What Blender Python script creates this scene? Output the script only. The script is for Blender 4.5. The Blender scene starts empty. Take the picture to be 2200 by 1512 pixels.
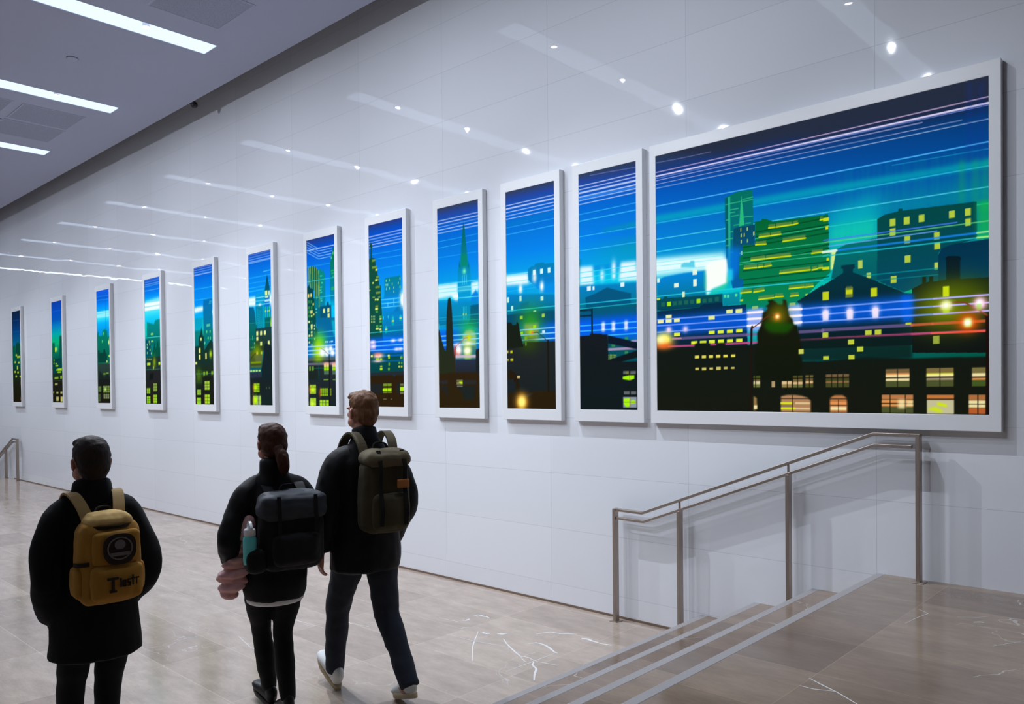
import bpy, bmesh, math, random
import numpy as np
from mathutils import Vector, Matrix, noise, Euler
SC=bpy.context.scene
COL=SC.collection
PI=math.pi
# ------------------------------------------------------------------ camera
cd=bpy.data.cameras.new('camera'); cam=bpy.data.objects.new('camera',cd); COL.objects.link(cam); SC.camera=cam
CAM_Z=1.85
yaw,pitch,roll=0.750513,-0.012463,-0.009741
f_=Vector((-math.sin(yaw)*math.cos(pitch),math.cos(yaw)*math.cos(pitch),math.sin(pitch)))
r_=Vector((math.cos(yaw),math.sin(yaw),0)); u_=r_.cross(f_)
r2=r_*math.cos(roll)+u_*math.sin(roll); u2=-r_*math.sin(roll)+u_*math.cos(roll)
m=Matrix.Identity(4)
for i in range(3): m[i][0]=r2[i]; m[i][1]=u2[i]; m[i][2]=-f_[i]
m.translation=Vector((0,0,CAM_Z)); cam.matrix_world=m
cd.sensor_width=36; cd.lens=36*1705.14/2200; cd.shift_y=100.52/2200; cd.clip_end=200; cd.clip_start=.05
# ------------------------------------------------------------------ view and world
SC.view_settings.view_transform='Standard'; SC.view_settings.look='None'; SC.view_settings.gamma=1
SC.view_settings.exposure=0.0; SC.view_settings.use_curve_mapping=False
SC.cycles.use_denoising=True; SC.cycles.max_bounces=6; SC.cycles.diffuse_bounces=3; SC.cycles.glossy_bounces=3; SC.cycles.adaptive_threshold=.03
SC.cycles.sample_clamp_indirect=6.0; SC.cycles.caustics_reflective=False; SC.cycles.caustics_refractive=False
wd=bpy.data.worlds.new('world'); SC.world=wd; wd.use_nodes=True
wd.node_tree.nodes['Background'].inputs[0].default_value=(.6,.68,.85,1); wd.node_tree.nodes['Background'].inputs[1].default_value=.02
# lamp levels
SPOT_COL=(.83,.895,1.0); DIFF_E=1.45
SPOTS=[(3.545,560.0,(.50,-.06,-1),92),(2.24,90.0,(.5,.1,-1),104),(.93,150.0,(.45,1.3,-1),82),(-.38,335.0,(.35,2.1,-1),72),(-3.2,110.0,(-.35,-.1,-1),120)]  # y, watts, aim, cone; last is an unseen fill lamp added for the ceiling
DIM=[.55,1,1,1,.88,.76,.66,.6,.55,.5]
# room measures
D=5.23; CZ=5.69; CEDGE=4.86; LZ=.662
SLOT_X=[-3.03-2.77*k for k in range(10)]; SLOT_Y0,SLOT_Y1=-4.0,4.28; SLOT_W=.31  # troughs lengthened behind the camera to hold the added fill lamp
SPOT_Y=[q[0] for q in SPOTS]
# ------------------------------------------------------------------ helpers
def srgb(r,g,b):
    def c(v):
        v/=255; return v/12.92 if v<=.04045 else ((v+.055)/1.055)**2.4
    return (c(r),c(g),c(b))
def mat(name,col=(.8,.8,.8),rough=.5,metal=0,coat=0,spec=.5,sheen=0):
    M=bpy.data.materials.new(name); M.use_nodes=True; b=M.node_tree.nodes['Principled BSDF']
    b.inputs['Base Color'].default_value=(*col,1); b.inputs['Roughness'].default_value=rough; b.inputs['Metallic'].default_value=metal
    b.inputs['Coat Weight'].default_value=coat; b.inputs['Coat Roughness'].default_value=.03; b.inputs['Specular IOR Level'].default_value=spec
    b.inputs['Sheen Weight'].default_value=sheen
    return M
class N:
    """small node-building helper on one material"""
    def __init__(s,M): s.t=M.node_tree; s.b=s.t.nodes['Principled BSDF']
    def n(s,kind,**kw):
        x=s.t.nodes.new(kind)
        for k,v in kw.items(): setattr(x,k,v)
        return x
    def set(s,x,i,v):
        if isinstance(v,bpy.types.NodeSocket): s.t.links.new(v,x.inputs[i])
        else: x.inputs[i].default_value=v
    def math(s,op,a,b=None,c=None):
        x=s.n('ShaderNodeMath',operation=op)
        for i,v in enumerate((a,b,c)):
            if v is not None: s.set(x,i,v)
        return x.outputs[0]
    def mix(s,f,a,b):
        x=s.n('ShaderNodeMix',data_type='RGBA'); s.set(x,0,f); s.set(x,6,a); s.set(x,7,b); return x.outputs[2]
    def coord(s,o='Object'): return s.n('ShaderNodeTexCoord').outputs[o]
    def noise(s,vec,scale,detail=4,rough=.55):
        x=s.n('ShaderNodeTexNoise'); s.set(x,'Vector',vec); s.set(x,'Scale',scale); s.set(x,'Detail',detail); s.set(x,'Roughness',rough); return x.outputs[0]
    def map(s,vec,loc=(0,0,0),scale=(1,1,1)):
        x=s.n('ShaderNodeMapping'); s.set(x,0,vec); s.set(x,1,loc); s.set(x,3,scale); return x.outputs[0]
    def bump(s,h,strength,dist=.01):
        x=s.n('ShaderNodeBump'); s.set(x,'Height',h); s.set(x,'Strength',strength); s.set(x,'Distance',dist); s.t.links.new(x.outputs[0],s.b.inputs['Normal'])
    def link(s,o,i): s.t.links.new(o,s.b.inputs[i])
def obj(name,bm,material=None,parent=None,smooth=False,bevel=0):
    me=bpy.data.meshes.new(name); bm.to_mesh(me); bm.free(); o=bpy.data.objects.new(name,me); COL.objects.link(o)
    for M in (material if isinstance(material,(list,tuple)) else [material]): 
        if M: me.materials.append(M)
    if smooth:
        for p in me.polygons: p.use_smooth=True
    if parent: o.parent=parent
    if bevel:
        b=o.modifiers.new('bevel','BEVEL'); b.width=bevel; b.segments=2; b.limit_method='ANGLE'
    return o
def tag(o,label=None,cat=None,group=None,kind=None):
    for k,v in (('label',label),('category',cat),('group',group),('kind',kind)):
        if v: o[k]=v
    return o
def empty(name,loc,rz=0):
    o=bpy.data.objects.new(name,None); COL.objects.link(o); o.location=loc; o.rotation_euler=(0,0,rz); o.empty_display_size=.1; return o
def box(bm,x0,x1,y0,y1,z0,z1,mi=0):
    v=[bm.verts.new((x,y,z)) for z in (z0,z1) for y in (y0,y1) for x in (x0,x1)]
    for q in ((0,2,3,1),(4,5,7,6),(0,1,5,4),(2,6,7,3),(0,4,6,2),(1,3,7,5)):
        fc=bm.faces.new([v[i] for i in q]); fc.material_index=mi
    return v
def newbox(*a,**k): bm=bmesh.new(); box(bm,*a,**k); return bm
def quad(bm,pts,mi=0):
    f=bm.faces.new([bm.verts.new(p) for p in pts]); f.material_index=mi; return f
def ribbon(bm,pts,w,z,mi):
    """thin flat vein following pts on a floor"""
    P=[Vector((*p,0)) for p in pts]; n=len(P); L=[]
    for i in range(n):
        t=(P[min(i+1,n-1)]-P[max(i-1,0)]).normalized(); s=Vector((-t.y,t.x,0)); k=w*(.35+.65*math.sin(PI*(i+.5)/n))*(.8+.4*random.random())
        L.append((bm.verts.new(((P[i]+s*k).x,(P[i]+s*k).y,z)),bm.verts.new(((P[i]-s*k).x,(P[i]-s*k).y,z))))
    for i in range(n-1):
        f=bm.faces.new((L[i][0],L[i+1][0],L[i+1][1],L[i][1])); f.material_index=mi
        if f.normal.z<0: f.normal_flip()
random.seed(4)
# ------------------------------------------------------------------ surface materials
def make_wall_mat():
    M=mat('polished_white_panels',srgb(231,233,238),.16,coat=.0,spec=.5); g=N(M); c=g.coord(); s=g.n('ShaderNodeSeparateXYZ'); g.set(s,0,c)
    def line(axis,off,step):
        q=g.math('ADD',axis,off); q=g.math('DIVIDE',q,step); q=g.math('FRACT',q); q=g.math('SUBTRACT',q,.5); q=g.math('ABSOLUTE',q); q=g.math('SUBTRACT',.5,q)
        return g.math('LESS_THAN',q,.0016/step)
    lx=line(s.outputs[0],1.735+1.345*60,1.345); lz=line(s.outputs[2],-.174+.4757*20,.4757)
    joint=g.math('MAXIMUM',lx,lz)
    ix=g.math('FLOOR',g.math('DIVIDE',g.math('ADD',s.outputs[0],1.735),1.345)); iz=g.math('FLOOR',g.math('DIVIDE',g.math('ADD',s.outputs[2],-.174),.4757))
    w=g.n('ShaderNodeTexWhiteNoise',noise_dimensions='2D'); cb=g.n('ShaderNodeCombineXYZ'); g.set(cb,0,ix); g.set(cb,1,iz); g.set(w,0,cb.outputs[0])
    base=g.mix(w.outputs[0],(*srgb(229,232,238),1),(*srgb(233,236,242),1))
    g.link(g.mix(g.math('MULTIPLY',joint,.3),base,(*srgb(120,122,128),1)),'Base Color')
    wav=g.noise(g.map(c,scale=(1.2,1.2,2.2)),1.3,2); g.bump(g.math('SUBTRACT',g.math('MULTIPLY',wav,1.0),g.math('MULTIPLY',joint,.05)),.035,.05)
    g.b.inputs['Roughness'].default_value=.022
    return M
def make_floor_mat(name,ox,oy,c1,c2):
    M=mat(name,(.3,.27,.24),.13,spec=.5); g=N(M); c=g.coord()
    br=g.n('ShaderNodeTexBrick',offset=0.0,offset_frequency=2,squash=1.0); g.set(br,'Vector',g.map(c,loc=(ox,oy,0)))
    g.set(br,'Color1',(*c1,1)); g.set(br,'Color2',(*c2,1)); g.set(br,'Mortar',(*[min(1,(a+b)*.74) for a,b in zip(c1,c2)],1)); g.set(br,'Scale',1.0)
    g.set(br,'Mortar Size',.0018); g.set(br,'Mortar Smooth',.1); g.set(br,'Bias',0.0); g.set(br,'Brick Width',.95); g.set(br,'Row Height',.475)
    n1=g.noise(g.map(c,scale=(1,2.6,1)),3.5,8,.65); n2=g.noise(g.map(c,scale=(9,60,1)),2.2,4,.6)
    k=g.math('ADD',g.math('MULTIPLY',n1,.9),g.math('MULTIPLY',n2,.35)); k=g.math('ADD',k,.36)
    hs=g.n('ShaderNodeHueSaturation'); g.set(hs,'Color',br.outputs[0]); g.set(hs,'Value',k)
    # hairline veins
    w=g.noise(c,2.3,3); mp=g.n('ShaderNodeVectorMath',operation='ADD'); g.set(mp,0,c); wv=g.n('ShaderNodeCombineXYZ'); g.set(wv,0,w); g.set(wv,1,g.noise(g.map(c,loc=(7,3,0)),2.3,3)); g.set(mp,1,wv.outputs[0])
    vo=g.n('ShaderNodeTexVoronoi',feature='DISTANCE_TO_EDGE'); g.set(vo,'Vector',g.map(mp.outputs[0],scale=(.9,1.6,1))); g.set(vo,'Scale',.9)
    vein=g.math('LESS_THAN',vo.outputs['Distance'],.0035); gate=g.math('GREATER_THAN',g.noise(g.map(c,loc=(2,5,0)),1.1,2),.56)
    v=g.math('MULTIPLY',g.math('MULTIPLY',vein,gate),.45)
    g.link(g.mix(v,hs.outputs[0],(*srgb(214,208,202),1)),'Base Color')
    g.link(g.math('ADD',.09,g.math('MULTIPLY',n2,.09)),'Roughness')
    return M
M_WALL=make_wall_mat()
M_FLOOR=make_floor_mat('beige_limestone_tiles',4.44,-4.19+.475*20,srgb(182,166,152),srgb(162,146,133))
M_LAND=make_floor_mat('shaded_limestone_tiles',1.312,-4.19+.475*20,srgb(141,122,104),srgb(115,98,86))  # same stone as the hall floor, weaker light here put into the colour
M_VEIN=mat('white_quartz_vein',srgb(226,224,222),.3)
M_NOSE=mat('grey_granite_nosing',srgb(158,155,160),.45)
g=N(M_NOSE); g.link(g.mix(g.noise(g.coord(),160,3),(*srgb(140,135,135),1),(*srgb(172,167,166),1)),'Base Color')
M_CEIL=mat('painted_ceiling',srgb(178,182,203),.85,spec=.2); g=N(M_CEIL); g.link(g.mix(g.noise(g.coord(),.5,3),(*srgb(175,179,200),1),(*srgb(182,186,207),1)),'Base Color')
M_BACK=mat('plain_grey_plaster',srgb(222,223,228),.7,spec=.2); g=N(M_BACK); g.link(g.mix(g.noise(g.coord(),.8,4),(*srgb(220,221,226),1),(*srgb(225,226,231),1)),'Base Color')
M_SIDE=mat('brown_stone_cladding',srgb(120,108,100),.6,spec=.2); g=N(M_SIDE); g.link(g.mix(g.noise(g.coord(),.8,4),(*srgb(112,100,92),1),(*srgb(128,115,107),1)),'Base Color')
M_DARK=mat('dark_plenum',srgb(52,50,50),.9,spec=.1); g=N(M_DARK); g.link(g.mix(g.noise(g.coord(),2,3),(*srgb(48,46,46),1),(*srgb(58,56,55),1)),'Base Color')
M_BASE=mat('brown_stone_skirting',srgb(118,98,84),.4); g=N(M_BASE); g.link(g.mix(g.noise(g.coord(),6,4),(*srgb(108,89,76),1),(*srgb(128,108,94),1)),'Base Color')
M_STEEL=mat('brushed_steel',srgb(150,140,134),.28,metal=1); g=N(M_STEEL); nn=g.noise(g.map(g.coord(),scale=(40,40,2)),6,3); g.link(g.math('ADD',.3,g.math('MULTIPLY',nn,.2)),'Roughness'); g.link(g.mix(nn,(*srgb(168,154,144),1),(*srgb(190,178,168),1)),'Base Color')
M_FRAME=mat('white_enamel_frame',srgb(232,234,236),.35); g=N(M_FRAME); g.link(g.mix(g.noise(g.coord(),3,3),(*srgb(230,232,234),1),(*srgb(235,236,239),1)),'Base Color')
# ------------------------------------------------------------------ the room shell
XL,XR,YF=-33.0,6.0,-6.5
bm=newbox(XL,XR,D,D+.25,-2.0,6.75); tag(obj('wall_back',bm,M_WALL),kind='structure')
tag(obj('wall_front',newbox(XL,XR,YF-.25,YF,-2,6.75),M_BACK),kind='structure')
tag(obj('wall_left',newbox(XL-.25,XL,YF-.25,D+.25,-2,6.75),M_BACK),kind='structure')
tag(obj('wall_right',newbox(XR,XR+.25,YF-.25,D+.25,-2,6.75),M_SIDE),kind='structure')
# lower hall floor with its quartz veins
FX0,FX1=-19.72,-2.976
bm=newbox(FX0,FX1,YF,D,-.3,0)
for p,w in [([(-4.321,4.228),(-4.251,4.144),(-4.188,4.06),(-4.096,3.952),(-3.884,3.742)],.005),([(-4.057,4.23),(-3.97,4.17),(-3.879,4.117),(-3.79,4.07),(-3.705,4.031),(-3.65,4.044),(-3.624,4.042),(-3.566,4.022)],.006),([(-3.705,4.031),(-3.66,4.0),(-3.61,3.972),(-3.587,3.969)],.003),
 ([(-3.557,4.007),(-3.53,3.96),(-3.502,3.94),(-3.46,3.92),(-3.439,3.895),(-3.41,3.85),(-3.389,3.821),(-3.329,3.749)],.008),([(-4.454,4.024),(-4.197,4.046),(-4.056,4.08),(-3.875,4.113)],.0028),([(-4.217,3.913),(-4.187,4.055),(-4.191,4.197)],.0022),([(-3.571,3.746),(-3.565,4.011),(-3.562,4.243)],.0028),([(-3.566,4.022),(-3.48,4.038),(-3.393,4.059)],.0035),
 ([(-3.843,4.268),(-3.812,4.321),(-3.76,4.325),(-3.713,4.315),(-3.66,4.295),(-3.617,4.27),(-3.58,4.25),(-3.547,4.244)],.009),([(-4.28,4.234),(-4.25,4.232),(-4.234,4.231),(-4.221,4.257)],.014),([(-4.178,4.289),(-4.15,4.298),(-4.135,4.303),(-4.125,4.341)],.013),
 ([(-4.646,4.502),(-4.63,4.52),(-4.612,4.508),(-4.608,4.545),(-4.58,4.54),(-4.55,4.55),(-4.514,4.543)],.012),([(-4.632,4.359),(-4.615,4.36),(-4.602,4.369),(-4.608,4.419)],.011),([(-4.819,4.278),(-4.72,4.29),(-4.623,4.302)],.004),([(-3.943,4.471),(-3.92,4.53),(-3.894,4.578),(-3.85,4.59),(-3.808,4.601),(-3.76,4.64),(-3.712,4.673)],.008),
 ([(-3.628,4.62),(-3.6,4.63),(-3.581,4.633),(-3.53,4.62),(-3.473,4.619)],.012),([(-3.456,4.607),(-3.41,4.625),(-3.365,4.634)],.009),([(-5.6,2.95),(-5.3,2.88),(-5.05,2.87)],.003),([(-6.0,3.5),(-5.6,3.47),(-5.3,3.5)],.003),([(-5.05,3.75),(-5.3,3.7),(-5.5,3.78)],.004)]:
    ribbon(bm,p,w,.0006,1)
tag(obj('floor',bm,[M_FLOOR,M_VEIN]),kind='structure')
# upper landing floor
bm=newbox(-1.312,XR,YF,D,.2,LZ)
for p,w in [([(-1.316,3.168),(-1.252,3.131),(-1.181,3.095),(-1.12,3.055),(-1.072,3.021),(-.98,2.95)],.0035),([(-1.309,3.063),(-1.255,3.064),(-1.22,3.08),(-1.181,3.095)],.003),([(-1.29,4.528),(-1.26,4.5),(-1.23,4.473),(-1.25,4.35),(-1.263,4.212)],.002),([(-1.1,4.5),(-1.02,4.56),(-.98,4.62)],.0018),([(-.86,4.1),(-.80,4.22),(-.76,4.3)],.0016)]: ribbon(bm,p,w,LZ+.0006,1)
tag(obj('floor',bm,[M_LAND,M_VEIN]),kind='structure')
# floor of the level below the far flight
tag(obj('floor',newbox(XL,-21.3,YF,D,-1.0,-.662),M_FLOOR),kind='structure')
tag(obj('baseboard_back',newbox(FX0,FX1,D-.006,D,0,.018),M_BASE),kind='structure')
# ceiling with openings for the light troughs, front edge held off the wall
bm=bmesh.new(); ys=[YF,SLOT_Y0,SLOT_Y1,CEDGE]; xs=[XL]
for x in sorted(SLOT_X): xs+=[x-SLOT_W/2,x+SLOT_W/2]
xs.append(XR)
for i in range(len(xs)-1):
    for j in range(3):
        if i%2==1 and j==1: continue
        box(bm,xs[i],xs[i+1],ys[j],ys[j+1],CZ,CZ+.04)
bmesh.ops.remove_doubles(bm,verts=bm.verts,dist=1e-5)
dele=[f for f in bm.faces if len([g for g in bm.faces if False])]  # shared inner faces are removed below
seen={}
for f in bm.faces: seen.setdefault(tuple(sorted(v.index for v in f.verts)),[]).append(f)
bm.verts.index_update(); seen={}
for f in bm.faces: seen.setdefault(tuple(sorted(v.index for v in f.verts)),[]).append(f)
bmesh.ops.delete(bm,geom=[f for L in seen.values() if len(L)>1 for f in L],context='FACES')
box(bm,XL,XR,CEDGE-.03,CEDGE,CZ+.0401,CZ+.5)
tag(obj('ceiling',bm,M_CEIL),kind='structure')
tag(obj('ceiling',newbox(XL,XR,YF,D,6.5,6.75),M_DARK),kind='structure')
def _box(m,r):
    if r<1: return m
    for ax in (0,1):
        for _ in range(2):
            p=np.pad(m,[(r+1,r) if a==ax else (0,0) for a in (0,1)],mode='edge'); c=np.cumsum(p,axis=ax)
            n=m.shape[ax]; a=np.take(c,range(2*r+1,2*r+1+n),axis=ax); b=np.take(c,range(0,n),axis=ax); m=(a-b)/(2*r+1)
    return m
def paint_picture(ops,Wm,Hm,cell,ss=2):
    """night skyline picture, sRGB 0..1, rows from the foot up"""
    nx=max(2,int(round(Wm/cell)))+1; ny=int(round(Hm/cell))+1
    NX,NY=nx*ss,ny*ss; px=Wm/(nx-1)/ss
    xs=(np.arange(NX)+.5)*px-px*ss/2; ys=(np.arange(NY)+.5)*(Hm/(ny-1)/ss)-px*ss/2
    img=np.zeros((NY,NX,3),np.float32)
    def win(x0,x1,y0,y1):
        i0,i1=np.searchsorted(xs,[x0,x1]); j0,j1=np.searchsorted(ys,[y0,y1]); return i0,i1,j0,j1
    def put(i0,i1,j0,j1,m,c,c2=0):
        t=img[j0:j1,i0:i1]; col=np.array(c,np.float32)/255
        if c2:
            k=np.linspace(0,1,j1-j0,dtype=np.float32)[:,None,None]; col=np.array(c2,np.float32)/255*(1-k)+col*k
        t+= (col-t)*m[...,None]
    for o in ops:
        k=o[0]
        if k=='s':
            def g(S):
                S=sorted(S); v=[s[0]*Hm for s in S]; return np.stack([np.interp(ys,v,[s[1][c]/255 for s in S]) for c in range(3)],1)
            L,R=g(o[1]),g(o[2]); u=(np.clip(xs/Wm,0,1))[None,:,None]
            img[:]=L[:,None]*(1-u)+R[:,None]*u
        elif k=='p':
            _,c,c2,a,f,P=o; X=np.array(P[0::2],float); Y=np.array(P[1::2],float); r=int(round(f/px)); pad=(2*r+2)*px
            i0,i1,j0,j1=win(X.min()-pad,X.max()+pad,Y.min()-pad,Y.max()+pad)
            if i1<=i0 or j1<=j0: continue
            gx=xs[i0:i1][None,:]; gy=ys[j0:j1][:,None]; ins=np.zeros((j1-j0,i1-i0),bool)
            for n in range(len(X)):
                xa,ya,xb,yb=X[n-1],Y[n-1],X[n],Y[n]
                if ya==yb: continue
                row=((ya>gy)!=(yb>gy)); ins^= row&(gx<(xb-xa)*(gy-ya)/(yb-ya)+xa)
            put(i0,i1,j0,j1,_box(ins.astype(np.float32),r)*a,c,c2)
        elif k=='w':
            _,c,a,f,B=o; e=max(f*1.5,px*.7)
            for n in range(0,len(B),4):
                x0,y0,x1,y1=B[n:n+4]
                i0,i1,j0,j1=win(x0-e,x1+e,y0-e,y1+e)
                if i1<=i0 or j1<=j0: continue
                mx=np.clip(np.minimum(xs[i0:i1]-x0,x1-xs[i0:i1])/e+.5,0,1); my=np.clip(np.minimum(ys[j0:j1]-y0,y1-ys[j0:j1])/e+.5,0,1)
                put(i0,i1,j0,j1,(my[:,None]*mx[None]*a).astype(np.float32),c)
        elif k=='l':
            _,c,w,a,f,P=o; X=P[0::2];Y=P[1::2]; e=max(f,px); R=w/2+e
            for n in range(len(X)-1):
                xa,ya,xb,yb=X[n],Y[n],X[n+1],Y[n+1]; i0,i1,j0,j1=win(min(xa,xb)-R,max(xa,xb)+R,min(ya,yb)-R,max(ya,yb)+R)
                if i1<=i0 or j1<=j0: continue
                gx=xs[i0:i1][None,:]; gy=ys[j0:j1][:,None]; dx,dy=xb-xa,yb-ya
                t=np.clip(((gx-xa)*dx+(gy-ya)*dy)/max(dx*dx+dy*dy,1e-6),0,1); d=np.hypot(gx-xa-t*dx,gy-ya-t*dy)
                put(i0,i1,j0,j1,(np.clip((w/2-d)/e+.5,0,1)*a).astype(np.float32),c)
        elif k=='g':
            _,c,rx,ry,a,x,y=o; i0,i1,j0,j1=win(x-2*rx,x+2*rx,y-2*ry,y+2*ry)
            if i1<=i0 or j1<=j0: continue
            q=((xs[i0:i1][None,:]-x)/rx)**2+((ys[j0:j1][:,None]-y)/ry)**2
            put(i0,i1,j0,j1,np.clip(a*np.exp(-1.2*q)-a*.008,0,1).astype(np.float32),c)
    img=img.reshape(ny,ss,nx,ss,3).mean((1,3))
    return nx,ny,np.clip(img,0,1)
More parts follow.
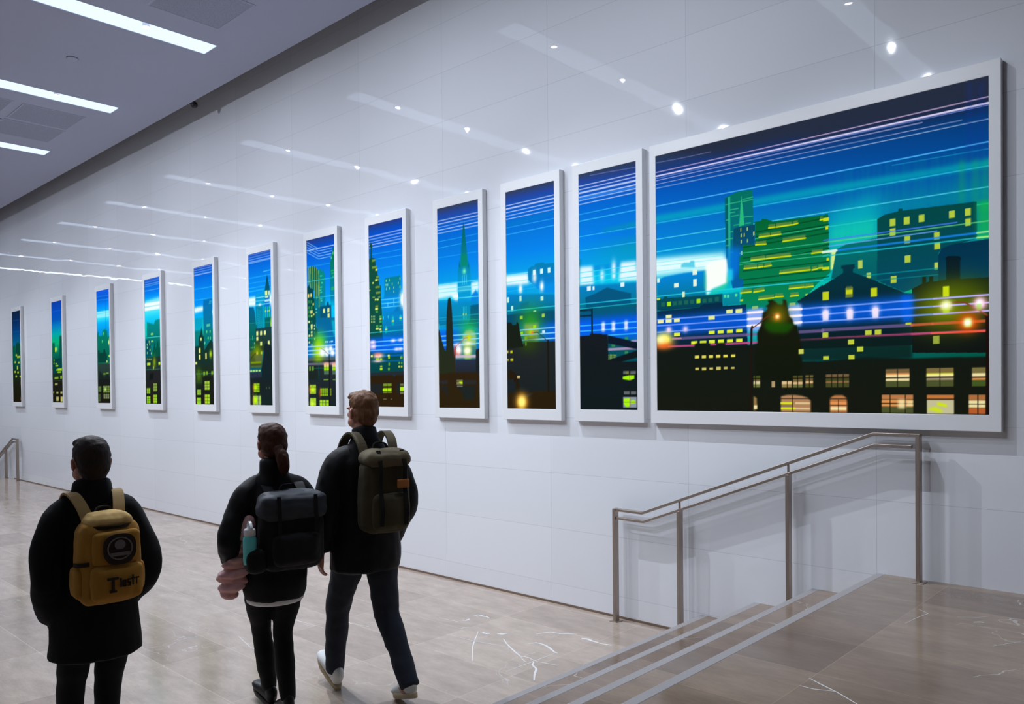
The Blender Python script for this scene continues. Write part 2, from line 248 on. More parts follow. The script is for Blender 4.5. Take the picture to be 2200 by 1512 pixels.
ART=[[('s',[(1,(12,32,62)),(0.88,(2,40,90)),(0.78,(0,60,120)),(0.66,(0,85,130)),(0.58,(0,110,110)),(0.5,(0,84,66)),(0.42,(4,66,56)),(0.32,(14,44,30)),(0.2,(22,26,10)),(0,(24,20,4))],[(1,(12,32,62)),(0.88,(2,40,90)),(0.78,(0,60,120)),(0.66,(0,85,130)),(0.58,(0,110,110)),(0.5,(0,84,66)),(0.42,(4,66,56)),(0.32,(14,44,30)),(0.2,(22,26,10)),(0,(24,20,4))]),
('l',(20,95,170),6.3,0.9,2,[-9,1739,595,1739]),
('l',(20,95,170),5.6000000000000005,0.9,2,[-17,1498,583,1487]),
('l',(20,95,170),5.6000000000000005,0.9,2,[-33,1037,560,1029]),
('p',(2,64,50),0,1,5,[229,1229,384,1268,532,1226,539,915,179,929]),
('p',(0,80,62),0,1,5,[19,1192,190,1207,181,975,12,981]),
('w',(190,205,60),0.9,8,[302,935,511,975,123,828,228,868,365,813,468,853,279,690,365,769,100,624,205,663,303,607,406,646,172,525,276,563,455,519,557,557,205,974,310,1015]),
('g',(255,120,70),12,50,0.9,529,400),
('g',(255,110,60),14,50,0.9,512,72),
('g',(235,255,255),8,30,1,572,399)],
[('s',[(1,(10,60,165)),(0.9,(0,75,190)),(0.82,(0,85,185)),(0.75,(0,130,190)),(0.68,(0,165,170)),(0.6,(0,175,115)),(0.5,(0,115,85)),(0.4,(0,72,66)),(0.3,(14,48,32)),(0.2,(24,26,14)),(0,(20,20,8))],[(1,(10,60,165)),(0.9,(0,75,190)),(0.82,(0,85,185)),(0.75,(0,130,190)),(0.68,(0,165,170)),(0.6,(0,175,115)),(0.5,(0,115,85)),(0.4,(0,72,66)),(0.3,(14,48,32)),(0.2,(24,26,14)),(0,(20,20,8))]),
('l',(30,110,220),6.3,0.9,2,[-2,1751,566,1748]),
('l',(30,110,220),4.8999999999999995,0.9,2,[-14,1491,552,1494]),
('l',(30,110,220),4.2,0.9,2,[-17,1434,548,1430]),
('l',(60,215,150),4.8999999999999995,0.9,2,[26,1118,569,1115]),
('p',(0,82,72),0,1,4,[419,1262,558,1269,543,738,371,771]),
('p',(0,90,72),0,1,4,[19,1147,150,1148,148,944,18,949]),
('g',(190,250,140),30,50,1.1,265,1017),
('w',(215,230,20),1,8,[162,970,222,1056]),
('p',(0,62,62),0,0.9,8,[12,837,553,847,549,575,15,559]),
('w',(170,215,30),1,8,[168,691,327,714,170,730,249,752,285,605,519,647,204,612,283,633,282,567,478,590]),
('w',(130,190,60),0.8,6,[65,793,120,834,62,734,117,774]),
('w',(150,190,60),0.9,8,[109,446,163,489,189,449,243,491,269,450,322,492,427,451,518,507]),
('l',(70,110,80),6,0.8,3,[24,415,539,413]),
('w',(190,190,120),0.9,8,[123,334,193,368,202,336,272,370,194,171,310,204,422,168,528,209,185,29,322,110,428,20,562,113,14,182,69,210]),
('g',(190,255,60),20,50,0.8,468,53),
('g',(255,110,60),16,60,0.6,430,66)],
[('s',[(1,(20,90,225)),(0.93,(0,95,215)),(0.88,(0,130,245)),(0.82,(0,170,250)),(0.76,(60,230,250)),(0.71,(0,180,250)),(0.63,(0,145,230)),(0.57,(0,160,170)),(0.5,(0,150,110)),(0.4,(0,110,85)),(0.3,(20,60,50)),(0,(20,22,10))],[(1,(20,90,225)),(0.93,(0,95,215)),(0.88,(0,130,245)),(0.82,(0,170,250)),(0.76,(60,230,250)),(0.71,(0,180,250)),(0.63,(0,145,230)),(0.57,(0,160,170)),(0.5,(0,150,110)),(0.4,(0,110,85)),(0.3,(20,60,50)),(0,(20,22,10))]),
('l',(160,245,255),34,0.9,12,[14,1561,582,1552]),
('l',(160,245,255),34,0.9,12,[12,1520,580,1516]),
('l',(160,245,255),34,0.9,12,[11,1492,579,1479]),
('l',(90,180,250),5.6000000000000005,0.9,2,[7,1778,554,1758]),
('l',(90,180,250),4.2,0.9,2,[10,1834,557,1823]),
('l',(0,90,150),9,0.6,3,[397,1797,383,1237]),
('p',(0,128,108),(0,96,76),1,4,[7,1206,57,1244,72,1160,236,1157,240,1247,366,1259,454,1226,468,1123,556,1145,553,764,6,786]),
('w',(80,215,120),0.8,5,[267,1163,316,1213,208,1036,257,1085]),
('g',(245,255,140),22,44,1.2,517,1031),
('p',(2,62,52),0,1,3,[18,912,99,908,105,866,261,866,281,920,353,917,369,854,421,838,434,687,17,688]),
('w',(190,235,90),1,5,[502,783,550,815,399,692,448,724,497,647,545,679]),
('l',(0,180,150),6,0.8,3,[17,691,550,685]),
('p',(40,66,58),(34,46,42),1,6,[16,681,556,676,553,397,24,408]),
('p',(22,34,30),0,1,5,[24,394,86,560,299,429,409,496,497,480,553,383]),
('w',(130,190,40),0.8,6,[248,490,355,512,385,498,490,520]),
('p',(20,26,24),(24,20,8),1,4,[24,408,554,410,552,-13,12,-13]),
('w',(110,140,60),1,4,[229,179,521,295]),
('w',(26,34,34),0.75,2,[318,181,335,294]),
('w',(26,34,34),0.75,2,[417,180,433,292]),
('w',(26,34,34),0.75,2,[227,251,523,260]),
('w',(26,34,34),0.75,2,[226,213,522,222]),
('w',(90,120,60),1,4,[16,196,145,289]),
('w',(26,34,34),0.75,2,[78,197,83,288]),
('w',(26,34,34),0.75,2,[14,239,146,245]),
('g',(210,230,150),40,34,1,327,236),
('w',(120,130,90),1,4,[245,76,499,156]),
('w',(26,34,34),0.75,2,[323,77,338,156]),
('w',(26,34,34),0.75,2,[408,77,423,155]),
('w',(26,34,34),0.75,2,[244,113,501,119]),
('w',(60,90,40),1,4,[11,29,102,156]),
('w',(26,34,34),0.75,2,[9,110,105,117]),
('w',(26,34,34),0.75,2,[8,68,103,74])],
[('s',[(1,(30,80,195)),(0.95,(0,105,220)),(0.88,(0,130,245)),(0.82,(0,185,252)),(0.75,(90,235,252)),(0.7,(30,215,250)),(0.64,(0,190,245)),(0.56,(0,170,190)),(0.5,(0,135,140)),(0.38,(0,110,95)),(0.28,(20,50,40)),(0,(20,26,20))],[(1,(30,80,195)),(0.95,(0,105,220)),(0.88,(0,130,245)),(0.82,(0,185,252)),(0.75,(90,235,252)),(0.7,(30,215,250)),(0.64,(0,190,245)),(0.56,(0,170,190)),(0.5,(0,135,140)),(0.38,(0,110,95)),(0.28,(20,50,40)),(0,(20,26,20))]),
('l',(150,190,250),6.3,0.9,2,[6,1924,578,1926]),
('l',(150,190,250),7,0.9,2,[5,1889,577,1893]),
('l',(150,190,250),7,0.9,2,[4,1854,576,1855]),
('l',(150,190,250),8.4,0.9,2,[4,1823,575,1828]),
('l',(150,190,250),6.3,0.9,2,[2,1758,572,1753]),
('p',(190,250,255),0,0.7,14,[14,1600,574,1623,578,1555,12,1531]),
('l',(245,255,255),55,1,14,[13,1538,577,1531]),
('l',(245,255,255),55,1,14,[11,1472,575,1471]),
('p',(0,140,140),(0,105,95),0.95,5,[72,1270,331,1219,381,1277,556,1293,558,885,45,907]),
('p',(20,225,190),0,0.9,6,[12,1267,65,1263,59,1043,12,1046]),
('l',(60,225,205),11,0.9,3,[15,1025,572,1024]),
('p',(0,75,95),0,0.95,3,[24,990,195,995,213,737,23,730]),
('w',(160,225,110),0.9,5,[59,902,91,936,58,854,90,888,151,905,183,939,158,816,190,850,59,773,91,806,205,761,237,794,129,944,161,978,208,1059,304,1089,217,951,300,974]),
('p',(0,84,66),0,1,5,[287,829,339,948,383,838,467,976,509,833,569,937,560,672,282,681]),
('p',(28,52,46),0,1,6,[23,716,568,725,567,514,24,526]),
('g',(140,170,10),60,90,0.9,329,639),
('w',(190,225,70),1,6,[57,595,180,636,474,594,542,635]),
('w',(130,170,90),0.9,4,[49,684,95,705,115,679,160,700,180,677,224,698]),
('g',(220,240,60),20,30,1,294,553),
('l',(80,170,140),6,0.8,3,[24,526,555,534]),
('g',(235,240,170),22,20,1,238,494),
('p',(34,34,38),(26,28,20),1,4,[24,519,561,524,558,-9,16,-12]),
('p',(12,22,16),0,1,6,[147,469,292,473,273,374,128,362]),
('w',(130,160,60),1,4,[277,194,410,314]),
('w',(26,34,34),0.75,2,[341,194,347,313]),
('w',(26,34,34),0.75,2,[276,270,412,277]),
('w',(26,34,34),0.75,2,[275,230,411,237]),
('w',(150,205,50),1,4,[30,161,157,242]),
('w',(26,34,34),0.75,2,[90,161,97,242]),
('w',(26,34,34),0.75,2,[29,213,159,217]),
('w',(26,34,34),0.75,2,[28,186,158,191]),
('w',(150,210,30),1,4,[272,10,407,137]),
('w',(26,34,34),0.75,2,[337,9,342,137]),
('w',(26,34,34),0.75,2,[271,91,409,98]),
('w',(26,34,34),0.75,2,[269,49,408,55]),
('w',(150,215,40),1,4,[26,8,159,115]),
('w',(26,34,34),0.75,2,[90,8,96,115]),
('w',(26,34,34),0.75,2,[25,77,161,82]),
('w',(26,34,34),0.75,2,[24,41,160,46]),
('g',(255,90,40),12,70,0.6,263,68)],
[('s',[(1,(30,70,180)),(0.96,(0,95,215)),(0.85,(0,130,240)),(0.72,(0,150,250)),(0.62,(0,185,248)),(0.55,(0,215,248)),(0.48,(0,200,245)),(0.4,(0,140,215)),(0.3,(0,100,130)),(0,(0,50,60))],[(1,(30,70,180)),(0.96,(0,95,215)),(0.85,(0,130,240)),(0.72,(0,150,250)),(0.62,(0,185,248)),(0.55,(0,215,248)),(0.48,(0,200,245)),(0.4,(0,140,215)),(0.3,(0,100,130)),(0,(0,50,60))]),
('l',(165,195,250),6.3,0.9,2,[-1,1919,548,1922]),
('l',(165,195,250),7,0.9,2,[-2,1892,547,1893]),
('l',(165,195,250),7,0.9,2,[-2,1858,546,1856]),
('l',(165,195,250),14,0.9,2,[-3,1824,546,1821]),
('l',(70,225,245),5.6000000000000005,0.9,2,[-8,1626,559,1621]),
('l',(70,225,245),4.8999999999999995,0.9,2,[-12,1476,555,1463]),
('l',(70,225,245),7.700000000000001,0.9,2,[-22,1052,546,1039]),
('p',(235,255,255),0,1,16,[-5,1366,270,1372,268,1305,-1,1291]),
('g',(220,250,255),60,20,0.9,357,1352),
('p',(0,110,185),(0,120,135),0.95,4,[272,1453,547,1463,549,912,260,927]),
('p',(0,150,180),0,0.7,10,[-3,1216,266,1211,261,981,-8,996]),
('w',(60,200,190),0.7,3,[451,1415,526,1428,436,1390,511,1403]),
('g',(240,255,255),16,40,1,551,1271),
('p',(0,128,125),(0,92,84),0.9,12,[-13,1038,552,1045,558,646,-10,667]),
('w',(110,225,150),0.9,4,[366,1077,395,1114,404,1078,432,1114,442,1079,470,1116,350,991,378,1028,451,989,479,1026,391,902,420,938,455,898,483,935,288,837,316,873]),
('g',(40,230,190),10,120,0.9,257,1076),
('p',(4,62,52),(24,44,36),1,2,[204,1080,231,983,289,926,273,873,285,750,360,815,492,895,548,846,555,499,-5,515,3,817,124,826,110,894,142,961,166,987]),
('w',(235,240,140),1,6,[117,721,169,792,115,629,167,699,314,633,353,715,168,894,209,936]),
('g',(175,210,30),42,56,1.1,473,696),
('w',(215,235,120),1,6,[-2,565,57,600]),
('p',(26,46,30),(18,24,18),1,6,[-5,515,555,539,552,-9,-2,-9]),
('g',(70,110,10),90,110,0.9,99,416),
('l',(100,150,30),5,0.6,2,[-2,501,102,293]),
('l',(100,150,30),5,0.6,2,[11,294,89,485]),
('l',(100,150,30),5,0.6,2,[34,495,138,292]),
('l',(100,150,30),5,0.6,2,[54,294,125,484]),
('l',(100,150,30),5,0.6,2,[71,488,174,292]),
('l',(100,150,30),5,0.6,2,[96,293,160,483]),
('l',(100,150,30),5,0.6,2,[106,482,210,291]),
('l',(100,150,30),5,0.6,2,[138,292,196,482]),
('l',(100,150,30),5,0.6,2,[142,475,245,290]),
('l',(100,150,30),5,0.6,2,[180,291,232,481]),
('l',(100,150,30),5,0.6,2,[178,469,280,290]),
('l',(100,150,30),5,0.6,2,[221,291,267,480]),
('l',(100,150,30),5,0.6,2,[213,463,316,289]),
('l',(100,150,30),5,0.6,2,[263,290,302,479]),
('w',(130,180,30),0.9,6,[243,407,301,458,323,412,380,462,482,411,538,461]),
('l',(90,170,150),6,0.7,3,[-4,430,553,432]),
('p',(22,28,18),0,1,3,[217,379,561,399,552,-9,209,-9]),
('w',(165,205,60),1,4,[281,204,425,324]),
('w',(26,34,34),0.75,2,[349,205,357,322]),
('w',(26,34,34),0.75,2,[280,279,426,287]),
('w',(26,34,34),0.75,2,[280,240,425,248]),
('w',(150,200,50),1,4,[46,134,164,208]),
('w',(26,34,34),0.75,2,[102,135,109,208]),
('w',(26,34,34),0.75,2,[45,169,165,174]),
('w',(170,220,40),1,4,[283,11,426,138]),
('w',(26,34,34),0.75,2,[351,11,359,137]),
('w',(26,34,34),0.75,2,[282,92,428,99]),
('w',(26,34,34),0.75,2,[281,50,427,56]),
('w',(150,215,40),1,4,[37,4,161,94]),
('w',(26,34,34),0.75,2,[96,4,103,94]),
('w',(26,34,34),0.75,2,[36,47,162,51]),
('g',(255,90,60),12,60,0.5,30,46),
('g',(255,120,70),12,80,0.6,276,72)],
[('s',[(1,(30,70,180)),(0.96,(0,95,215)),(0.85,(0,130,240)),(0.72,(0,150,250)),(0.62,(0,185,248)),(0.55,(0,215,248)),(0.48,(0,200,245)),(0.4,(0,140,215)),(0.3,(0,100,130)),(0,(0,50,60))],[(1,(30,70,180)),(0.96,(0,95,215)),(0.85,(0,130,240)),(0.72,(0,150,250)),(0.62,(0,185,248)),(0.55,(0,215,248)),(0.48,(0,200,245)),(0.4,(0,140,215)),(0.3,(0,100,130)),(0,(0,50,60))]),
('l',(150,190,250),6.3,0.9,2,[3,1918,552,1918]),
('l',(150,190,250),7,0.9,2,[3,1888,552,1890]),
('l',(150,190,250),7,0.9,2,[2,1859,552,1860]),
('l',(150,190,250),8.4,0.9,2,[1,1830,551,1828]),
('l',(150,190,250),11.200000000000001,0.9,2,[1,1815,551,1819]),
('l',(60,215,250),5.6000000000000005,0.9,2,[-3,1627,548,1626]),
('l',(60,215,250),4.2,0.9,2,[-5,1559,547,1554]),
('l',(60,215,250),4.8999999999999995,0.9,2,[-6,1498,546,1501]),
('l',(60,215,250),7.700000000000001,0.9,2,[-7,1454,546,1458]),
('l',(90,215,255),9,0.8,4,[367,1677,549,1681]),
('p',(245,255,255),0,1,12,[-6,1382,161,1382,173,1293,152,1260,-5,1272]),
('p',(0,160,230),(0,150,170),0.9,3,[168,1408,309,1416,323,1442,403,1461,394,972,160,986]),
('p',(0,72,88),(0,130,200),1,1,[458,1634,517,1457,519,1371,544,1349,545,963,388,972,394,1349,402,1455]),
('p',(0,120,225),0,0.85,6,[394,1369,544,1369,547,1084,390,1095]),
('w',(225,250,160),1,6,[403,1373,460,1431,483,1376,516,1426,404,1343,482,1366]),
('w',(30,200,150),0.9,5,[399,1099,428,1235,449,1099,478,1234,496,1099,525,1234]),
('w',(215,220,60),1,4,[398,1168,419,1187,451,1167,471,1186,490,1168,510,1187]),
('w',(220,245,255),0.9,6,[394,1296,524,1318]),
('g',(250,255,255),26,90,1.2,537,1317),
('p',(0,104,100),0,1,3,[390,1095,553,1097,551,951,388,960]),
('l',(150,245,255),8.4,0.9,2,[-6,1365,544,1359]),
('l',(150,245,255),7.700000000000001,0.9,2,[-7,1324,544,1316]),
('l',(150,245,255),8.4,0.9,2,[-8,1269,543,1270]),
('g',(250,255,255),40,24,0.9,273,1265),
('p',(0,98,150),(0,100,105),1,3,[-8,1259,111,1250,150,1165,162,1062,173,973,-12,984]),
('p',(0,130,165),0,0.9,4,[165,1253,333,1253,328,964,187,972]),
('w',(30,205,205),0.6,4,[201,1202,222,1215]),
('w',(30,205,205),0.6,4,[240,1191,261,1203]),
('w',(30,205,205),0.6,4,[279,1179,300,1191]),
('w',(30,205,205),0.6,4,[203,1176,225,1188]),
('w',(30,205,205),0.6,4,[242,1164,263,1176]),
('w',(30,205,205),0.6,4,[281,1153,302,1165]),
('w',(30,205,205),0.6,4,[206,1149,227,1161]),
('w',(30,205,205),0.6,4,[244,1138,266,1150]),
('w',(30,205,205),0.6,4,[283,1126,304,1138]),
('w',(30,205,205),0.6,4,[208,1122,229,1135]),
('w',(30,205,205),0.6,4,[247,1111,268,1123]),
('w',(30,205,205),0.6,4,[285,1100,306,1112]),
('w',(30,205,205),0.6,4,[210,1096,231,1108]),
('w',(30,205,205),0.6,4,[249,1084,270,1097]),
('w',(30,205,205),0.6,4,[287,1073,309,1085]),
('w',(30,205,205),0.6,4,[212,1069,233,1082]),
('w',(30,205,205),0.6,4,[251,1058,272,1070]),
('w',(30,205,205),0.6,4,[290,1047,311,1059]),
('w',(30,205,205),0.6,4,[214,1043,236,1055]),
('w',(30,205,205),0.6,4,[253,1031,274,1044]),
('w',(30,205,205),0.6,4,[292,1020,313,1032]),
('w',(30,205,205),0.6,4,[216,1016,238,1028]),
('w',(30,205,205),0.6,4,[255,1005,277,1017]),
('w',(30,205,205),0.6,4,[294,994,315,1006]),
('w',(30,205,205),0.6,4,[219,989,240,1002]),
('w',(30,205,205),0.6,4,[258,978,279,990]),
('g',(225,240,0),12,90,1,539,1011),
('l',(30,170,160),4.8999999999999995,0.9,2,[-10,1046,539,1038]),
('p',(0,112,112),(0,78,70),1,3,[-13,1033,195,1020,188,685,-11,693]),
('p',(22,66,74),(38,50,30),1,2,[157,974,552,978,547,670,151,687]),
('w',(120,215,120),0.9,3,[75,834,85,890]),
('l',(0,170,150),6,0.8,3,[-1,849,151,851]),
('w',(150,220,150),0.9,4,[30,726,46,747,72,726,88,747,113,727,129,748,114,777,130,798]),
('w',(235,245,160),1,5,[174,883,222,938,269,883,316,937,362,883,409,937,173,820,221,867,266,751,314,801,456,756,500,805]),
('p',(80,98,20),(60,70,40),1,14,[10,692,120,709,283,708,336,679,307,557,293,475,12,484]),
('g',(120,160,0),110,100,0.8,188,692),
('g',(215,240,60),24,24,1,296,657),
('g',(230,240,80),22,24,1,190,657),
('g',(255,120,90),14,14,0.8,177,663),
('p',(95,110,60),0,0.9,14,[119,633,322,639,307,557,145,556]),
('w',(130,160,0),0.9,6,[21,531,294,556]),
('w',(80,110,50),0.9,6,[20,479,293,501]),
('l',(20,30,10),6,1,1,[14,581,78,627,154,662]),
('w',(190,235,110),1,8,[4,426,60,448,71,426,126,448,143,426,197,449,214,426,267,448]),
('p',(40,46,66),0,1,4,[4,421,278,421,290,345,2,344]),
('p',(22,32,36),(18,34,32),1,3,[2,348,304,352,562,353,561,-7,2,-8]),
('p',(16,34,38),0,1,6,[378,765,418,777,470,761,548,737,562,319,290,324,292,462,328,556,356,678]),
('w',(140,185,30),1,4,[91,166,236,278]),
('w',(26,34,34),0.75,2,[160,167,168,277]),
('w',(26,34,34),0.75,2,[91,246,237,253]),
('w',(26,34,34),0.75,2,[90,218,237,226]),
('w',(26,34,34),0.75,2,[89,191,236,198]),
('g',(200,250,0),60,40,1,138,226),
('w',(150,165,140),1,4,[74,0,271,119]),
('w',(26,34,34),0.75,2,[134,0,145,118]),
('w',(26,34,34),0.75,2,[200,0,212,118]),
('w',(26,34,34),0.75,2,[73,56,272,62]),
('g',(190,255,0),60,60,1.2,128,63),
('g',(170,240,0),20,60,0.8,245,62),
('g',(255,90,50),14,70,0.6,76,224),
('g',(255,110,70),14,90,0.6,69,56),
('w',(90,120,70),0.7,6,[399,202,418,230,466,205,484,232])],
[('s',[(1,(42,60,130)),(0.95,(0,80,205)),(0.85,(0,112,228)),(0.72,(0,138,242)),(0.6,(0,165,245)),(0.52,(0,190,245)),(0.45,(0,205,245)),(0.38,(0,150,220)),(0.25,(0,95,120)),(0,(0,50,60))],[(1,(42,60,130)),(0.95,(0,80,205)),(0.85,(0,112,228)),(0.72,(0,138,242)),(0.6,(0,165,245)),(0.52,(0,190,245)),(0.45,(0,205,245)),(0.38,(0,150,220)),(0.25,(0,95,120)),(0,(0,50,60))]),
('l',(200,225,250),9,0.9,2,[4,1810,238,1812,559,1810]),
('l',(150,205,250),7,0.9,2,[12,1909,226,1814]),
('l',(150,205,250),7,0.9,2,[11,1881,244,1780,506,1782]),
('l',(150,205,250),7,0.9,2,[11,1852,243,1750,512,1751]),
('l',(150,205,250),7,0.9,2,[10,1819,243,1721,494,1720]),
('l',(150,205,250),7,0.9,2,[3,1792,248,1688,487,1693]),
('l',(30,190,250),5.6000000000000005,0.9,2,[0,1620,468,1616]),
('p',(0,140,130),(0,130,165),1,1,[246,1566,271,1580,295,1554,337,1546,348,1521,368,1505,366,1106,239,1116]),
('p',(0,92,62),(0,125,150),1,1,[32,1609,100,1619,162,1609,210,1580,240,1553,257,1456,258,1114,141,1123,145,1329,28,1409]),
('p',(205,200,60),0,0.95,3,[35,1616,45,1615,43,1408,33,1409]),
('p',(205,200,60),0,0.95,3,[68,1619,78,1618,75,1363,65,1364]),
('p',(205,200,60),0,0.95,3,[114,1618,124,1617,121,1359,111,1360]),
('p',(205,200,60),0,0.95,3,[154,1610,164,1609,160,1259,150,1260]),
('p',(205,200,60),0,0.95,3,[196,1592,205,1591,201,1235,191,1236]),
('p',(205,200,60),0,0.95,3,[229,1561,239,1560,236,1260,226,1261]),
('p',(205,200,60),0,0.95,3,[243,1471,252,1470,248,1115,238,1116]),
('w',(90,225,175),0.8,4,[267,1484,308,1496,265,1355,306,1367,253,1322,294,1334,264,1297,305,1309,263,1223,304,1234,269,1198,310,1210,290,1402,319,1418]),
('p',(0,115,72),(0,135,195),1,1,[559,1782,530,1786,523,1736,505,1735,501,1699,487,1697,484,1637,469,1636,467,1139,555,1132]),
('w',(40,190,90),0.8,4,[485,1519,555,1534,490,1488,560,1503,488,1328,558,1343,482,1309,552,1323,517,1451,556,1471]),
('w',(110,215,110),0.8,5,[486,1658,509,1687,517,1708,540,1737]),
('p',(0,215,245),0,0.5,20,[364,1188,556,1185,554,1025,361,1039]),
('l',(60,220,235),6.3,0.9,2,[-3,1450,556,1446]),
('l',(60,220,235),6.3,0.9,2,[-6,1253,553,1246]),
('p',(0,84,122),0,1,2,[252,1142,390,1145,397,1182,430,1182,438,1147,479,1146,482,943,249,958]),
('w',(225,240,150),1,4,[318,1063,358,1111,405,1063,445,1111,408,1002,448,1050]),
('p',(0,105,130),0,1,2,[160,1129,264,1134,261,957,157,964]),
('w',(110,225,190),0.9,4,[167,1112,201,1125,167,1076,201,1089]),
('p',(0,64,72),(0,84,70),1,1,[-4,1384,28,1406,65,1375,120,1352,125,1262,146,1233,148,1130,166,1121,170,963,-8,975]),
('w',(235,215,110),1,5,[8,1264,39,1306,63,1266,94,1308]),
('w',(60,150,60),0.8,5,[14,1198,48,1232,64,1194,98,1228,13,1129,47,1162,71,1123,101,1160,11,1032,45,1065,67,1028,101,1061,12,1081,46,1114]),
('w',(225,215,120),1,6,[57,1074,106,1112,107,1166,136,1192,118,1050,143,1072,68,1037,100,1056,279,977,305,995]),
('p',(0,104,150),(0,110,190),1,4,[171,1023,553,996,554,654,202,670]),
('p',(0,190,215),0,0.8,12,[483,967,553,969,556,775,516,817]),
('p',(0,74,66),(0,80,110),1,2,[-4,1028,170,1016,175,905,205,883,208,670,-6,679]),
('w',(235,240,150),1,6,[13,968,46,993,64,913,101,950,66,889,98,919,65,844,97,870,14,806,47,831,65,807,97,832,13,728,45,753,65,692,97,717,131,922,150,941,132,884,151,903,132,768,152,785]),
('w',(40,140,90),0.7,5,[67,969,99,992,12,889,44,912,131,838,148,867,64,765,96,787,14,767,46,790]),
('l',(60,220,240),6.3,0.9,2,[205,845,548,848]),
('l',(30,205,220),6.3,0.9,2,[-1,791,554,790]),
('p',(0,100,240),0,0.8,24,[-3,721,555,721,555,546,1,560]),
('g',(30,200,80),130,110,0.8,258,736),
('g',(175,225,0),130,170,1.1,220,642),
('w',(190,240,250),0.95,4,[350,724,378,740,384,722,413,738,434,722,448,734,462,722,508,738]),
('l',(170,230,255),12.6,0.9,2,[-1,690,553,689]),
('l',(170,230,255),12.6,0.9,2,[-1,643,552,644]),
('l',(170,230,255),11.200000000000001,0.9,2,[-2,601,551,597]),
('g',(250,255,255),70,63.0,1.2,292,608),
('g',(250,255,255),50,45.0,1.2,377,641),
('g',(250,255,255),50,45.0,1.2,495,603),
('g',(250,255,255),40,36.0,1.2,460,651),
('g',(250,255,255),40,36.0,1.2,388,593),
('p',(34,46,52),(22,32,34),1,6,[1,560,555,553,557,-7,-2,-7]),
('l',(90,110,120),40,0.7,8,[7,543,553,540]),
('l',(120,115,150),26,0.8,6,[6,487,552,482]),
('g',(150,200,0),110,40,0.8,218,538),
('p',(24,36,30),0,0.9,6,[-1,469,168,464,214,304,-3,309]),
('l',(0,105,95),10,0.7,4,[218,518,220,304]),
('l',(0,130,130),6,0.8,3,[112,437,427,430]),
('w',(225,235,120),1,5,[324,443,422,487]),
('w',(160,225,10),1,5,[323,405,421,442]),
('w',(80,110,90),1,5,[323,361,420,405]),
('g',(255,170,170),60,22,0.9,373,482),
('w',(50,80,30),0.8,1,[370,372,375,475]),
('w',(225,235,120),1,5,[491,439,554,481]),
('w',(160,225,10),1,5,[490,402,553,437]),
('w',(80,110,90),1,5,[490,358,553,400]),
('g',(255,170,170),60,22,0.9,523,477),
('w',(50,80,30),0.8,1,[519,369,525,470]),
('w',(120,170,50),0.9,5,[19,410,54,460,80,410,114,460]),
('w',(130,180,30),0.9,4,[312,295,408,307,494,294,553,304]),
('w',(150,190,50),1,4,[27,140,156,246]),
('w',(26,34,34),0.75,2,[88,141,96,245]),
('w',(26,34,34),0.75,2,[27,207,157,214]),
('w',(26,34,34),0.75,2,[26,172,157,179]),
('g',(215,255,30),60,36,1,89,188),
('w',(150,200,30),1,4,[243,116,393,203]),
('w',(26,34,34),0.75,2,[276,117,285,203]),
('w',(26,34,34),0.75,2,[314,117,323,203]),
('w',(26,34,34),0.75,2,[352,116,361,202]),
('w',(26,34,34),0.75,2,[243,171,394,177]),
('w',(26,34,34),0.75,2,[242,142,393,148]),
('w',(110,140,30),1,4,[436,119,464,201]),
('w',(26,34,34),0.75,2,[436,171,465,176]),
('w',(26,34,34),0.75,2,[435,144,465,148]),
('w',(165,210,40),1,4,[31,3,154,91]),
('w',(26,34,34),0.75,2,[89,3,96,91]),
('w',(26,34,34),0.75,2,[30,45,155,49]),
('g',(220,255,60),50,40,1,74,24),
('w',(165,220,40),1,4,[229,3,409,69]),
('w',(26,34,34),0.75,2,[283,3,295,69]),
('w',(26,34,34),0.75,2,[344,3,356,68]),
('w',(26,34,34),0.75,2,[228,34,410,38]),
('g',(255,70,40),26,60,0.5,236,148),
('g',(255,90,60),20,60,0.5,22,189),
('l',(20,12,4),13,1,1,[427,0,430,374,429,585]),
('l',(90,60,60),5,0.9,1,[428,582,376,607,341,636,269,659])],
[('s',[(1,(42,60,130)),(0.95,(0,80,205)),(0.85,(0,112,228)),(0.72,(0,138,242)),(0.6,(0,165,245)),(0.52,(0,190,245)),(0.45,(0,205,245)),(0.38,(0,150,220)),(0.25,(0,95,120)),(0,(0,50,60))],[(1,(42,60,130)),(0.95,(0,80,205)),(0.85,(0,112,228)),(0.72,(0,138,242)),(0.6,(0,165,245)),(0.52,(0,190,245)),(0.45,(0,205,245)),(0.38,(0,150,220)),(0.25,(0,95,120)),(0,(0,50,60))]),
('l',(205,215,250),8.4,0.9,2,[0,1808,555,1811]),
('l',(205,215,250),7,0.9,2,[0,1777,554,1779]),
('l',(205,215,250),4.8999999999999995,0.9,2,[-1,1747,554,1747]),
('l',(205,215,250),7,0.9,2,[-1,1723,553,1719]),
('l',(205,215,250),7,0.9,2,[-2,1692,553,1688]),
('l',(30,185,250),4.8999999999999995,0.9,2,[-3,1618,552,1610]),
('l',(30,185,250),5.6000000000000005,0.9,2,[-4,1563,551,1551]),
('l',(30,185,250),5.6000000000000005,0.9,2,[-5,1454,550,1453]),
('p',(0,128,140),(0,130,215),1,2,[251,1158,259,1335,280,1346,517,1345,525,1115,223,1114]),
('w',(150,235,160),1,3,[280,1304,291,1328,331,1305,342,1329,505,1305,515,1328,277,1261,288,1284,304,1259,315,1283,379,1261,389,1285,478,1261,488,1285,282,1218,293,1242,331,1219,342,1243,404,1220,415,1244,504,1219,514,1243,404,1179,414,1203,502,1137,513,1161]),
('p',(0,150,245),(0,120,200),0.85,14,[191,1137,551,1139,553,949,210,974]),
('p',(0,118,190),0,0.9,6,[371,962,456,1028,498,1071,554,1034,553,949]),
('g',(250,255,255),50,90,1.5,555,1099),
